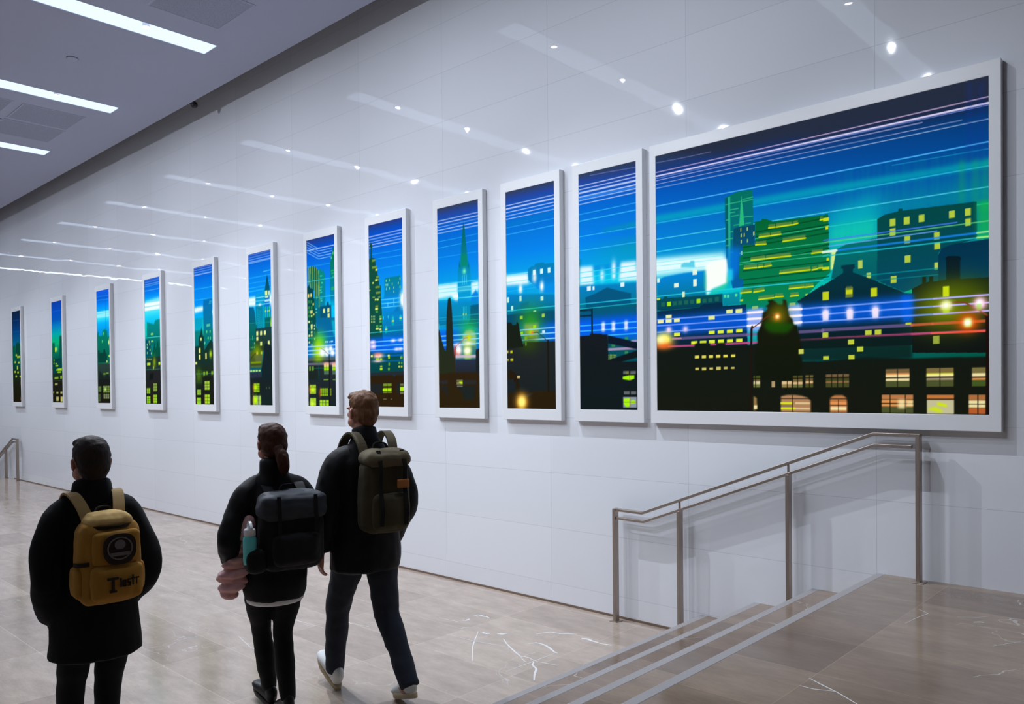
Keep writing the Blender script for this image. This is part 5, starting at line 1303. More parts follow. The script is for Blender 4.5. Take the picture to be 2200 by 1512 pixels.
g=N(M_SCREEN); at=g.n('ShaderNodeVertexColor',layer_name='Picture'); g.b.inputs['Base Color'].default_value=(.003,.003,.004,1); g.b.inputs['Roughness'].default_value=.35; g.b.inputs['Specular IOR Level'].default_value=.0
g.link(at.outputs[0],'Emission Color'); g.b.inputs['Emission Strength'].default_value=1.0
SX=[(-19.509,-18.958),(-16.984,-16.422),(-14.654,-14.098),(-12.659,-12.108),(-10.968,-10.42),(-9.438,-8.89),(-8.09,-7.533),(-6.896,-6.335),(-5.798,-5.235),(-4.882,-4.319),(-4.055,-3.494),(-3.314,-1.098)]
CELL=[14,13,12,11,10,9,7.5,6.5,5.5,5,4.5,4]
DL=['narrow lit wall display farthest along the wall, dark night scene with few amber windows','narrow lit wall display second from the left, dark blue sky fading to green','narrow lit wall display with a thin mast tower, third from the left edge','narrow lit wall display fourth from the left, broad white light band over green roofs','narrow lit wall display with a pointed church silhouette and round yellow window, fifth from left','narrow lit wall display with a lit clock tower spire at its right side','narrow lit wall display with gold striped tower and zigzag light trails','narrow lit wall display with a stepped skyscraper, above the man in the black jacket','narrow lit wall display with a tall green church spire','narrow lit wall display with a glowing orange lamp near its foot','narrow lit wall display beside the large one, dark block and dark beams','large landscape lit wall display of a city skyline at night above the handrail']
for k,(x0,x1) in enumerate(SX):
    z0,z1=1.675,3.605; yb,yf=D,D-.055
    if k==11: z1=3.603
    root=empty('wall_display',((x0+x1)/2,D,z0)); I=Matrix.Translation(-root.location)
    m0,m1,mt,mb=.066,.06,.087,.097
    if k==11: m0,m1=.055,.061
    X0,X1,Z0,Z1=x0-m0,x1+m1,z0-mb,z1+mt
    bm=bmesh.new(); yi=yf+.004
    O=[(X0,Z0),(X1,Z0),(X1,Z1),(X0,Z1)]; Q=[(x0,z0),(x1,z0),(x1,z1),(x0,z1)]
    of=[bm.verts.new((x,yf,z)) for x,z in O]; ob=[bm.verts.new((x,yb,z)) for x,z in O]; qf=[bm.verts.new((x,yf,z)) for x,z in Q]; qi=[bm.verts.new((x,yi+.004,z)) for x,z in Q]
    for i in range(4):
        j=(i+1)%4; bm.faces.new((of[i],of[j],qf[j],qf[i])); bm.faces.new((ob[i],ob[j],of[j],of[i])); bm.faces.new((qf[i],qf[j],qi[j],qi[i]))
    bm.faces.new(ob[::-1]); bm.faces.new(qi); bmesh.ops.recalc_face_normals(bm,faces=bm.faces)
    fo=obj('frame',bm,M_FRAME,root,bevel=.0025); fo.matrix_parent_inverse=I
    so=screen_mesh('screen',ART[k],x1-x0,z1-z0,CELL[k],root,M_SCREEN,2216 if k==11 else 556,1930); so.location=(x0-root.location.x,yi-D,z0-root.location.z)
    tag(root,DL[k],'wall display','narrow lit displays along the white wall' if k<11 else None)
# ------------------------------------------------------------------ people
# local frame of a figure: +Y the way it walks, +X its right hand side, Z up, feet at z=0
def crom(P,k):
    """Catmull-Rom through rows of numbers"""
    P=[np.array(p,float) for p in P]; out=[]
    for i in range(len(P)-1):
        a,b,c,d=P[max(i-1,0)],P[i],P[i+1],P[min(i+2,len(P)-1)]
        for j in range(k):
            t=j/k; out.append(.5*((2*b)+(c-a)*t+(2*a-5*b+4*c-d)*t*t+(3*b-a-3*c+d)*t**3))
    out.append(P[-1]); return out
def tube(bm,rows,seg=18,k=4,ref=(1,0,0),cap=.5,sq=1.0):
    """closed lofted limb; each row x,y,z,a,b with half-width a along ref and b across"""
    R=crom(rows,k); n=len(R); ref=Vector(ref); loops=[]
    pts=[Vector(r[:3]) for r in R]
    def ring(p,t,a,b):
        s=(ref-t*ref.dot(t)).normalized(); q=t.cross(s).normalized(); L=[]
        for i in range(seg):
            th=2*PI*i/seg; c,s_=math.cos(th),math.sin(th); c=math.copysign(abs(c)**sq,c); s_=math.copysign(abs(s_)**sq,s_)
            L.append(bm.verts.new(p+s*(a*c)+q*(b*s_)))
        return L
    tg=[(pts[min(i+1,n-1)]-pts[max(i-1,0)]).normalized() for i in range(n)]
    r0=min(R[0][3],R[0][4])*cap; r1=min(R[-1][3],R[-1][4])*cap
    for d in (.98,.8,.45): loops.append(ring(pts[0]-tg[0]*r0*d,tg[0],R[0][3]*math.sqrt(1-d*d),R[0][4]*math.sqrt(1-d*d)))
    for i in range(n): loops.append(ring(pts[i],tg[i],abs(R[i][3]),abs(R[i][4])))
    for d in (.45,.8,.98): loops.append(ring(pts[-1]+tg[-1]*r1*d,tg[-1],R[-1][3]*math.sqrt(1-d*d),R[-1][4]*math.sqrt(1-d*d)))
    for A,B in zip(loops,loops[1:]):
        for i in range(seg): bm.faces.new((A[i],A[(i+1)%seg],B[(i+1)%seg],B[i]))
    bm.faces.new(loops[0][::-1]); bm.faces.new(loops[-1])
def ell(bm,c,r,rot=(0,0,0),seg=20):
    Mx=Matrix.Translation(c)@Euler(rot).to_matrix().to_4x4()@Matrix.Diagonal((*r,1)); bmesh.ops.create_uvsphere(bm,u_segments=seg,v_segments=seg*2//3,radius=1,matrix=Mx)
def skin(name,bm,material,parent,voxel=.01,smooth=4,fold=0,ff=(9,9,5),cut=None):
    """fuse overlapping limbs into one continuous surface, soften it, add cloth folds"""
    bmesh.ops.recalc_face_normals(bm,faces=bm.faces)
    me=bpy.data.meshes.new(name); bm.to_mesh(me); bm.free(); o=bpy.data.objects.new(name,me); TMP.collection.objects.link(o)
    r=o.modifiers.new('r','REMESH'); r.mode='VOXEL'; r.voxel_size=voxel; r.use_smooth_shade=True
    s=o.modifiers.new('s','SMOOTH'); s.factor=.5; s.iterations=smooth
    with bpy.context.temp_override(scene=TMP,view_layer=TMP.view_layers[0]): dg=bpy.context.evaluated_depsgraph_get()
    dg.update(); nm=bpy.data.meshes.new_from_object(o.evaluated_get(dg)); nm.name=name
    TMP.collection.objects.unlink(o); o.modifiers.clear(); o.data=nm; COL.objects.link(o); bpy.data.meshes.remove(me)
    if fold:
        off=Vector((sum(map(ord,name))*.37%9,parent.location.x,parent.location.y)) if parent else Vector()
        for v in nm.vertices:
            p=v.co; q=Vector((p.x*ff[0],p.y*ff[1],p.z*ff[2]))+off; a=noise.noise(q)+.5*noise.noise(q*2.1); v.co=p+v.normal*(fold*a)
    nm.materials.clear(); nm.materials.append(material)
    for p in nm.polygons: p.use_smooth=True
    o.parent=parent; return o
def fabric(name,c1,c2,rough=.85,scale=260,sheen=.04):
    M=mat(name,c1,rough,spec=.2,sheen=sheen); g=N(M); c=g.coord(); n1=g.noise(c,scale,2); n2=g.noise(c,7,3)
    g.link(g.mix(g.math('MULTIPLY',g.math('ADD',n1,n2),.5),(*c1,1),(*c2,1)),'Base Color'); g.bump(n1,.25,.002); return M
M_SKIN=mat('skin',srgb(196,140,120),.5); g=N(M_SKIN); g.b.inputs['Subsurface Weight'].default_value=.08; g.b.inputs['Subsurface Radius'].default_value=(.01,.004,.002); g.link(g.mix(g.noise(g.coord(),28,3),(*srgb(186,126,108),1),(*srgb(206,152,132),1)),'Base Color')
def hairmat(name,c1,c2):
    M=mat(name,c1,.6,spec=.25); g=N(M); n1=g.noise(g.map(g.coord(),scale=(60,60,9)),3,4); g.link(g.mix(n1,(*c1,1),(*c2,1)),'Base Color'); g.bump(n1,.5,.004); return M
M_HAIR_DK=hairmat('dark_brown_hair',srgb(26,18,16),srgb(52,36,30)); M_HAIR_RD=hairmat('chestnut_hair',srgb(44,22,14),srgb(92,52,34)); M_HAIR_BR=hairmat('light_brown_hair',srgb(78,48,28),srgb(150,106,72))
M_COAT=fabric('black_wool',srgb(6,6,7),srgb(14,14,15)); M_JKT=fabric('black_shell_fabric',srgb(7,7,8),srgb(17,17,19),.65); M_JKT2=fabric('black_padded_fabric',srgb(7,7,8),srgb(16,16,18),.65)
M_LEGS=fabric('black_leggings',srgb(9,10,11),srgb(17,18,20),.75); M_NAVY=fabric('dark_navy_denim',srgb(34,38,46),srgb(56,62,74),.85); M_DKT=fabric('charcoal_trouser_cloth',srgb(12,14,14),srgb(22,25,25),.85)
M_SHOE_W=fabric('white_shoe_leather',srgb(222,224,222),srgb(238,240,238),.5,sheen=0); M_SOLE=fabric('tan_rubber_sole',srgb(176,158,126),srgb(196,180,150),.7,sheen=0); M_SHOE_B=fabric('black_shoe_leather',srgb(14,14,15),srgb(28,28,30),.4,sheen=0)
M_EYE=mat('eye_white',(.75,.73,.7),.2); g=N(M_EYE); g.link(g.mix(g.noise(g.coord(),60,2),(.74,.72,.69,1),(.78,.76,.74,1)),'Base Color')
M_LIP=mat('lips',srgb(168,96,88),.45); g=N(M_LIP); g.link(g.mix(g.noise(g.coord(),80,2),(*srgb(160,88,82),1),(*srgb(178,106,96),1)),'Base Color')
def head_parts(bm,c,s,turn=0,tilt=0):
    """skull, jaw, nose, brow and ears around centre c (between the ears), s = 1 for a 23 cm head"""
    E=Euler((tilt,0,turn)).to_matrix()
    def P(x,y,z): return Vector(c)+E@(Vector((x,y,z))*s)
    def e(x,y,z,a,b,h,rot=(0,0,0)): 
        R=(E@Euler(rot).to_matrix()).to_euler(); ell(bm,P(x,y,z),(a*s,b*s,h*s),tuple(R),24)
    e(0,-.012,.035,.077,.097,.092); e(0,.03,-.02,.066,.075,.085); e(0,.052,-.062,.046,.048,.052); e(0,.085,-.085,.024,.02,.02)
    for sx in (-1,1): e(sx*.042,.035,-.055,.03,.045,.035); e(sx*.034,.083,.028,.028,.014,.012); e(sx*.036,.076,-.012,.024,.02,.018)
    tube(bm,[(*P(0,.092,.018),.008*s,.008*s),(*P(0,.106,-.006),.011*s,.011*s),(*P(0,.113,-.026),.016*s,.012*s)],10,3)
    for sx in (-1,1):
        e(sx*.08,-.005,-.008,.009,.02,.032,(0.15,0,sx*.35)); e(sx*.083,-.006,.008,.008,.022,.018,(0,0,sx*.35))
    return P,E
def face_bits(P,E,s,parent):
    for sx in (-1,1):
        bm=bmesh.new(); ell(bm,P(sx*.033,.083,.006),(.0125*s,.0125*s,.0115*s)); eo=obj('eye',bm,M_EYE,parent,True)
        bm=bmesh.new(); ell(bm,P(sx*.033,.0935,.006),(.0055*s,.003*s,.0055*s)); obj('iris',bm,M_BLACK,eo,True)
    bm=bmesh.new(); ell(bm,P(0,.098,-.052),(.024*s,.008*s,.0045*s)); ell(bm,P(0,.097,-.06),(.021*s,.009*s,.006*s)); obj('mouth',bm,M_LIP,parent,True)
def hand(bm,w,d,side,curl=.5,s=1.0,pn=None):
    """palm and five separate bent fingers; w wrist, d direction of the hand, side = +1 right hand, palm towards the thigh"""
    d=Vector(d).normalized(); fw=Vector((0,1,0)); fw=(fw-d*fw.dot(d)).normalized(); pal=Vector((-side,0,0)); pal=(pal-d*pal.dot(d)-fw*pal.dot(fw)).normalized(); w=Vector(w)
    tube(bm,[(*(w-d*.02*s),.026*s,.02*s),(*(w+d*.03*s),.036*s,.017*s),(*(w+d*.085*s),.041*s,.015*s)],14,3,ref=fw)
    for k,(o,L) in enumerate(((.031,.072),(.011,.082),(-.010,.076),(-.030,.060))):
        b=w+d*.085*s+fw*o*s; a=curl*(.7+.12*k); p=[b-d*.015*s]; dd=d.copy(); q=b
        for j,f in enumerate((.45,.32,.23)):
            ang=a*(.5+.35*j); dd=(dd*math.cos(ang)+pal*math.sin(ang)).normalized(); p.append(q.copy()) if j==0 else None; q=q+dd*L*f*s; p.append(q.copy())
        tube(bm,[(*x,.0092*s*(1-.07*i),.0085*s*(1-.07*i)) for i,x in enumerate(p)],10,3,ref=fw)
    t0=w+d*.02*s+fw*.028*s; t1=t0+(d*.6+fw*.7+pal*.35).normalized()*.042*s; t2=t1+(d*.85+fw*.3+pal*.4).normalized()*.032*s; t3=t2+(d*.95+pal*.35).normalized()*.024*s
    tube(bm,[(*t0,.013*s,.012*s),(*t1,.0115*s,.011*s),(*t2,.010*s,.0095*s),(*t3,.008*s,.0075*s)],10,3,ref=fw)
def shoe(parent,heel,yaw,pitch,mtop,msole,s=1.0,high=False):
    """heel = point on the ground line under the heel; pitch>0 lifts the toes"""
    I=Matrix.Translation(heel)@Matrix.Rotation(yaw,4,'Z')@Matrix.Rotation(pitch,4,'X')
    bm=bmesh.new(); tube(bm,[(0,-.005,.06,.034,.05),(0,.06,.06,.038,.05),(0,.13,.05,.044,.038),(0,.2,.042,.047,.03),(0,.245,.038,.038,.022)],18,4,cap=.7); ell(bm,(0,.012,.085),(.036,.05,.05))
    if high: tube(bm,[(0,.01,.08,.038,.045),(0,.0,.2,.045,.05)],16,3,cap=.1)
    bmesh.ops.transform(bm,matrix=I@Matrix.Scale(s,4),verts=bm.verts); sh=skin('shoe',bm,mtop,parent,.007,3)
    bm=bmesh.new(); n=28; lo=[];hi=[]
    for i in range(n):
        th=2*PI*i/n; x=math.cos(th); y=math.sin(th); yy=.105+.155*y; wd=.043*(1+.12*math.sin(th)) if y<.2 else .049; xx=wd*math.copysign(abs(x)**.8,x)
        lo.append(bm.verts.new((xx*.97,yy,0.0))); hi.append(bm.verts.new((xx,yy,.03)))
    for i in range(n): bm.faces.new((lo[i],lo[(i+1)%n],hi[(i+1)%n],hi[i]))
    bm.faces.new(lo[::-1]); bm.faces.new(hi); bmesh.ops.transform(bm,matrix=I@Matrix.Scale(s,4),verts=bm.verts); obj('sole',bm,msole,sh,True,.004)
    return sh
def strap(bm,pts,w,t=.006,ref=(1,0,0)):
    """flat webbing through pts"""
    R=crom([(*p,) for p in pts],5); n=len(R); P=[Vector(r) for r in R]; ref=Vector(ref); loops=[]
    for i in range(n):
        tg=(P[min(i+1,n-1)]-P[max(i-1,0)]).normalized(); s=(ref-tg*ref.dot(tg)).normalized(); q=tg.cross(s)
        loops.append([bm.verts.new(P[i]+s*(w/2*a)+q*(t/2*b)) for a,b in ((-1,-1),(1,-1),(1,1),(-1,1))])
    for A,B in zip(loops,loops[1:]):
        for j in range(4): bm.faces.new((A[j],A[(j+1)%4],B[(j+1)%4],B[j]))
    bm.faces.new(loops[0][::-1]); bm.faces.new(loops[-1]); bmesh.ops.recalc_face_normals(bm,faces=bm.faces)
def rbox(bm,c,size,r=.03,bulge=(0,0,0),taper=0,seg=4):
    """padded rounded block, bulging faces, optionally narrower at the top"""
    b=bmesh.new(); bmesh.ops.create_cube(b,size=1); bmesh.ops.subdivide_edges(b,edges=b.edges,cuts=9,use_grid_fill=True)
    hx,hy,hz=(v/2 for v in size)
    for v in b.verts:
        p=Vector((v.co.x*2*hx,v.co.y*2*hy,v.co.z*2*hz)); u=Vector((p.x/hx,p.y/hy,p.z/hz))
        q=Vector([max(-h+r,min(h-r,a)) for a,h in zip(p,(hx,hy,hz))]); d=p-q
        if d.length>1e-9: p=q+d.normalized()*r
        p.x+=bulge[0]*u.x*(1-u.y**2)*(1-u.z**2); p.y+=bulge[1]*u.y*(1-u.x**2)*(1-u.z**2); p.z+=bulge[2]*u.z*(1-u.x**2)*(1-u.y**2)
        k=1-taper*(u.z*.5+.5); p.x*=k; v.co=p+Vector(c)
    me=bpy.data.meshes.new('t'); b.to_mesh(me); b.free(); bm.from_mesh(me); bpy.data.meshes.remove(me)
def put(o,name,loc,rz,label,cat,group=None): return tag(empty(name,loc,rz),label,cat,group)
HEAD=PI/2
TMP=bpy.data.scenes.new('scratch')
def fuse_bag(name,bm,M,par,**k): return skin(name,bm,M,par,k.get('voxel',.008),k.get('smooth',2),k.get('fold',.004),k.get('ff',(16,16,11)))

# ---- the man in the black jacket ------------------------------------------------
ML=(-3.905,2.88,0)
MH=HEAD-math.radians(13)
man=put(None,'person',ML,MH,'man with short light brown hair in black jacket and white shoes, striding, tallest walker','person')
LA,RA=Vector((-.10,.27,.125)),Vector((.12,-.33,.16)); LK,RK=Vector((-.105,.18,.52)),Vector((.11,-.06,.50))
bm=bmesh.new()
tube(bm,[(0,0,.93,.15,.10),(0,0,1.10,.135,.09),(0,.01,1.30,.16,.105),(0,-.005,1.40,.15,.09),(0,-.015,1.49,.09,.06),(0,0,1.56,.058,.06),(0,.015,1.64,.056,.06)],20,4)
for sx,K,A in ((-1,LK,LA),(1,RK,RA)): tube(bm,[(sx*.09,0,.95,.08,.085),(sx*.1,(K.y)*.5,.74,.072,.075),(*K,.052,.055),(*(K*.45+A*.55),.048,.05),(*A,.036,.038)],16,4); ell(bm,A+Vector((0,.05,-.05)),(.035,.09,.03))
for sx in (-1,1):
    el,wr=(Vector((-.255,-.03,1.17)),Vector((-.262,.045,.90))) if sx<0 else (Vector((.27,-.05,1.16)),Vector((.235,.10,.94)))
    tube(bm,[(sx*.13,-.01,1.40,.05,.05),(*(el*.5+Vector((sx*.1,-.005,.735))),.046,.046),(*el,.04,.04),(*(el*.4+wr*.6),.036,.036),(*wr,.026,.03)],14,4)
    hand(bm,wr,Vector((.1*-sx if sx>0 else .02,.18,-1)),sx,.55)
P_,E_=head_parts(bm,(0,.02,1.715),1.0,.12,0)
body=skin('body',bm,M_SKIN,man,.0058,3); face_bits(P_,E_,1.0,man)
bm=bmesh.new(); S_=P_
def hs(x,y,z,a,b,h,rot=(0,0,0)): ell(bm,S_(x,y,z),(a,b,h),tuple((E_@Euler(rot).to_matrix()).to_euler()),24)
hs(0,-.022,.055,.083,.098,.082); hs(0,-.05,.005,.076,.066,.075); hs(0,.035,.098,.07,.062,.034); hs(0,-.075,-.045,.05,.03,.035)
skin('hair',bm,M_HAIR_BR,man,.007,2,.006,(40,40,30))
bm=bmesh.new()   # jacket with stand collar
tube(bm,[(0,.0,.785,.215,.165),(0,0,.90,.212,.16),(0,0,1.10,.198,.148),(0,0,1.28,.205,.15),(0,-.005,1.41,.205,.132),(0,-.012,1.475,.165,.105),(0,-.012,1.53,.10,.09),(0,-.004,1.60,.078,.082),(0,0,1.625,.074,.08)],26,4,cap=.15,sq=.9)
for sx in (-1,1):
    el,wr=(Vector((-.255,-.035,1.17)),Vector((-.262,.035,.925))) if sx<0 else (Vector((.255,-.055,1.16)),Vector((.225,.09,.93)))
    tube(bm,[(sx*.08,-.008,1.485,.05,.06),(sx*.172,-.012,1.425,.074,.08),(*(el*.5+Vector((sx*.108,-.005,.69))),.074,.078),(*el,.07,.075),(*(el*.4+wr*.6),.062,.068),(*wr,.052,.058)],18,4,cap=.15)
skin('jacket',bm,M_JKT,man,.011,3,.014,(7,7,6))
bm=bmesh.new()
ell(bm,(0,0,.93),(.165,.13,.12))
for sx,K,A in ((-1,LK,LA),(1,RK,RA)): tube(bm,[(sx*.085,0,.95,.095,.11),(sx*.095,K.y*.45,.75,.092,.10),(*K,.074,.08),(*(K*.5+A*.5),.066,.072),(*(A+Vector((0,0,-.02))),.058,.066)],18,4,cap=.2)
skin('trousers',bm,M_NAVY,man,.01,3,.009,(8,8,10))
shoe(man,Vector((-.10,.25,.015)),.05,.48,M_SHOE_W,M_SOLE,1.02); shoe(man,Vector((.12,-.365,.082)),-.08,-.30,M_SHOE_W,M_SOLE,1.02)
# his backpack
def behind(L,h,right,fwd,z): return (L[0]+right*math.cos(h)-fwd*math.sin(h),L[1]+right*math.sin(h)+fwd*math.cos(h),z)
bag=put(None,'backpack',behind(ML,MH,.02,-.225,1.055),MH,'dark olive backpack worn by the man in the black jacket','backpack')
M_OLIVE=fabric('olive_canvas',srgb(52,46,32),srgb(76,68,48),.85); M_OLIVE_L=fabric('faded_olive_canvas',srgb(84,76,58),srgb(112,102,80),.85); M_OLDK=fabric('black_webbing',srgb(16,15,14),srgb(28,26,24),.8); M_TAN=fabric('orange_tan_leather',srgb(150,92,44),srgb(172,110,60),.6)
bm=bmesh.new(); rbox(bm,(0,-.0,.19),(.29,.17,.42),.055,(.012,.018,.01),.12); pb=fuse_bag('bag_body',bm,M_OLIVE,bag)
bm=bmesh.new(); rbox(bm,(0,-.015,.405),(.27,.20,.09),.04,(.008,.01,.012),.08); fuse_bag('top_flap',bm,M_OLIVE_L,bag,fold=.007)
bm=bmesh.new(); rbox(bm,(0,-.10,.105),(.22,.06,.20),.028,(.006,.016,.008)); fp=fuse_bag('front_pocket',bm,M_OLIVE,bag)
for sx in (-1,1):
    bm=bmesh.new(); strap(bm,[(sx*.075,-.135,.03),(sx*.075,-.150,.12),(sx*.075,-.125,.24),(sx*.075,-.128,.37),(sx*.072,-.09,.452)],.024); obj('compression_strap',bm,M_OLDK,bag)
    bm=bmesh.new(); strap(bm,[(sx*.09,.055,.42),(sx*.10,.10,.50),(sx*.105,.19,.545),(sx*.11,.30,.50),(sx*.125,.385,.36),(sx*.15,.40,.22)],.055,.012); obj('shoulder_strap',bm,M_OLIVE_L,bag)
bm=bmesh.new(); strap(bm,[(-.05,.04,.44),(-.03,.05,.485),(.03,.05,.485),(.05,.04,.44)],.022,.008,(0,1,0)); obj('carry_handle',bm,M_OLDK,bag)
bm=bmesh.new(); rbox(bm,(.062,-.13,.262),(.075,.014,.05),.006); obj('leather_patch',bm,M_TAN,bag,True)

# ---- the woman with the pink jacket ---------------------------------------------
WL=(-4.11,2.39,0)
WH=HEAD-math.radians(14)
wom=put(None,'person',WL,WH,'woman with chestnut ponytail in black jacket and leggings, middle of the three walkers','person')
LA,RA=Vector((.0,.13,.10)),Vector((.02,-.16,.12)); LK,RK=Vector((-.045,.12,.46)),Vector((.045,.0,.46))
bm=bmesh.new()
tube(bm,[(0,0,.84,.145,.11),(0,0,1.0,.115,.085),(0,.01,1.16,.135,.10),(0,-.0,1.265,.125,.08),(0,-.01,1.34,.075,.055),(0,0,1.41,.046,.05),(0,.012,1.48,.045,.05)],20,4)
for sx,K,A in ((-1,LK,LA),(1,RK,RA)): tube(bm,[(sx*.075,0,.86,.085,.09),(sx*.07,K.y*.5,.66,.07,.074),(*K,.046,.05),(*(K*.45+A*.55),.043,.046),(*A,.03,.033)],16,4); ell(bm,A+Vector((0,.05,-.045)),(.03,.085,.026))
wl=(Vector((-.255,-.05,1.03)),Vector((-.215,.12,.86)));wr_=(Vector((.265,-.07,1.02)),Vector((.23,.12,.94)))
for sx,(el,wr) in ((-1,wl),(1,wr_)):
    tube(bm,[(sx*.11,0,1.265,.042,.042),(*(el*.5+Vector((sx*.085,0,.665))),.04,.04),(*el,.034,.034),(*(el*.4+wr*.6),.03,.031),(*wr,.022,.026)],14,4); hand(bm,wr,Vector((-.1*sx,.75,-.5)),sx,.9,.9)
P_,E_=head_parts(bm,(0,.02,1.545),.94,.05,-.03)
skin('body',bm,M_SKIN,wom,.0058,3); face_bits(P_,E_,.94,wom)
bm=bmesh.new()
def hs(x,y,z,a,b,h,rot=(0,0,0)): ell(bm,P_(x,y,z),(a*.94,b*.94,h*.94),tuple((E_@Euler(rot).to_matrix()).to_euler()),24)
hs(0,-.02,.045,.085,.102,.09); hs(0,-.045,-.005,.08,.075,.085); hs(0,.03,.095,.07,.065,.035)
hair=skin('hair',bm,M_HAIR_RD,wom,.007,2,.005,(30,30,40))
bm=bmesh.new(); c=P_(0,-.118,-.03); ell(bm,c,(.03,.024,.03)); tube(bm,[(*c,.026,.024),(*(c+Vector((.012,-.03,-.04))),.036,.03),(*(c+Vector((.02,-.03,-.10))),.032,.026),(*(c+Vector((.024,-.018,-.145))),.012,.012)],14,4); skin('ponytail',bm,M_HAIR_RD,hair,.006,2,.004,(60,60,20))
bm=bmesh.new()
tube(bm,[(0,-.012,.685,.165,.15),(0,-.014,.80,.186,.165),(0,0,.98,.168,.14),(0,0,1.14,.175,.138),(0,0,1.27,.175,.118),(0,-.008,1.335,.13,.09),(0,-.008,1.38,.085,.08),(0,-.002,1.43,.074,.078),(0,.0,1.455,.07,.076)],26,4,cap=.15,sq=.95)
for sx,(el,wr) in ((-1,wl),(1,wr_)):
    el=el+Vector((sx*.012,-.01,0)); tube(bm,[(sx*.07,-.004,1.345,.045,.05),(sx*.148,-.008,1.285,.066,.072),(*(el*.5+Vector((sx*.092,-.004,.63))),.068,.07),(*el,.064,.068),(*(el*.4+wr*.6),.056,.06),(*wr,.044,.048)],18,4,cap=.15)
skin('jacket',bm,M_JKT2,wom,.011,3,.014,(7,7,6))
bm=bmesh.new(); ell(bm,(0,0,.84),(.16,.135,.12))
for sx,K,A in ((-1,LK,LA),(1,RK,RA)): tube(bm,[(sx*.078,0,.86,.094,.105),(sx*.072,K.y*.5,.66,.082,.088),(*K,.056,.06),(*(K*.5+A*.5),.056,.06),(*A,.04,.043)],18,4,cap=.2)
skin('leggings',bm,M_LEGS,wom,.009,3,.004,(9,9,14))
bm=bmesh.new(); tube(bm,[(0,-.012,.655,.160,.146),(0,-.012,.685,.163,.148)],26,2,cap=.1); skin('shirt_hem',bm,M_FRAME,wom,.01,2)
shoe(wom,Vector((.0,.10,.008)),.12,.2,M_SHOE_B,M_SHOE_B,.9); shoe(wom,Vector((.02,-.19,.05)),-.03,-.22,M_SHOE_B,M_SHOE_B,.9)
# her backpack, bottle and the pink jacket on her arm
bag=put(None,'backpack',behind(WL,WH,.03,-.225,.885),WH,'black backpack with dark grey lid worn by the woman with the ponytail','backpack')
M_BKB=fabric('black_nylon',srgb(12,12,13),srgb(22,22,24),.7); M_BKG=fabric('slate_grey_nylon',srgb(38,42,48),srgb(62,67,75),.6)
bm=bmesh.new(); rbox(bm,(0,0,.18),(.33,.17,.38),.05,(.012,.016,.008)); fuse_bag('bag_body',bm,M_BKB,bag)
bm=bmesh.new(); rbox(bm,(0,-.012,.335),(.35,.205,.15),.045,(.008,.012,.012)); fuse_bag('lid',bm,M_BKG,bag,fold=.009,ff=(8,8,18))
bm=bmesh.new(); rbox(bm,(0,-.10,.11),(.25,.06,.17),.028,(.006,.014,.008)); fuse_bag('front_pocket',bm,M_BKB,bag)
bm=bmesh.new(); rbox(bm,(-.20,-.015,.055),(.10,.125,.13),.03,(.008,.008,0)); fuse_bag('side_pocket',bm,M_BKB,bag)
for sx in (-1,1):
    bm=bmesh.new(); strap(bm,[(sx*.085,.06,.36),(sx*.09,.10,.405),(sx*.095,.18,.44),(sx*.10,.28,.40),(sx*.115,.36,.28),(sx*.14,.375,.15)],.055,.012); obj('shoulder_strap',bm,M_BKB,bag)
    bm=bmesh.new(); strap(bm,[(sx*.10,-.118,.40),(sx*.10,-.128,.31),(sx*.10,-.132,.20)],.02); obj('lid_strap',bm,M_BKB,bag)
bm=bmesh.new(); strap(bm,[(-.05,.05,.40),(-.03,.055,.44),(.03,.055,.44),(.05,.05,.40)],.022,.008,(0,1,0)); obj('carry_handle',bm,M_BKB,bag)
M_TEAL=mat('teal_enamel',srgb(60,190,188),.35); g=N(M_TEAL); g.link(g.mix(g.noise(g.coord(),18,3),(*srgb(84,206,204),1),(*srgb(120,226,222),1)),'Base Color'); M_CAP=mat('white_cap_plastic',srgb(228,230,232),.35); g=N(M_CAP); g.link(g.mix(g.noise(g.coord(),18,3),(*srgb(224,226,228),1),(*srgb(234,236,238),1)),'Base Color')
bot=put(None,'water_bottle',behind(WL,WH,-.20,-.245,.925),WH,'teal water bottle with white cap in the side pocket of the black backpack','bottle')
def lathe(bm,prof,seg=24):
    L=[[bm.verts.new((r*math.cos(2*PI*i/seg),r*math.sin(2*PI*i/seg),z)) for i in range(seg)] for r,z in prof]
    for A,B in zip(L,L[1:]):
        for i in range(seg): bm.faces.new((A[i],A[(i+1)%seg],B[(i+1)%seg],B[i]))
    bm.faces.new(L[0][::-1]); bm.faces.new(L[-1])
bm=bmesh.new(); lathe(bm,[(.030,0),(.034,.004),(.035,.02),(.036,.13),(.033,.145),(.026,.155)]); obj('bottle_body',bm,M_TEAL,bot,True)
bm=bmesh.new(); lathe(bm,[(.029,.153),(.031,.157),(.031,.182),(.027,.19),(.014,.196),(.012,.205),(.010,.207)]); cp=obj('cap',bm,M_CAP,bot,True)
bm=bmesh.new(); strap(bm,[(0,-.030,.17),(0,-.036,.20),(0,0,.228),(0,.036,.20),(0,.030,.17)],.014,.006); obj('carry_loop',bm,M_CAP,cp)
M_PINK=fabric('quilted_pink_nylon',srgb(212,156,154),srgb(234,186,182),.55)
pj=put(None,'puffer_jacket',behind(WL,WH,-.255,-.02,.70),WH,'pink quilted puffer jacket draped over the left arm of the woman with the ponytail','jacket')
bm=bmesh.new()
for k in range(10):
    z=.04*k; w=(.066,.082,.088,.09,.084,.072,.058,.05,.045,.042)[k]; ell(bm,(.009*k,(.018,-.008,.006,-.01,.004,-.006,.004,-.004,0,0)[k],z+.025),(w*.74,w*1.05,.027),(.1*(-1)**k,.08*(-1)**k,.5*k),22)
skin('folded_panels',bm,M_PINK,pj,.0065,2,.006,(22,22,14))
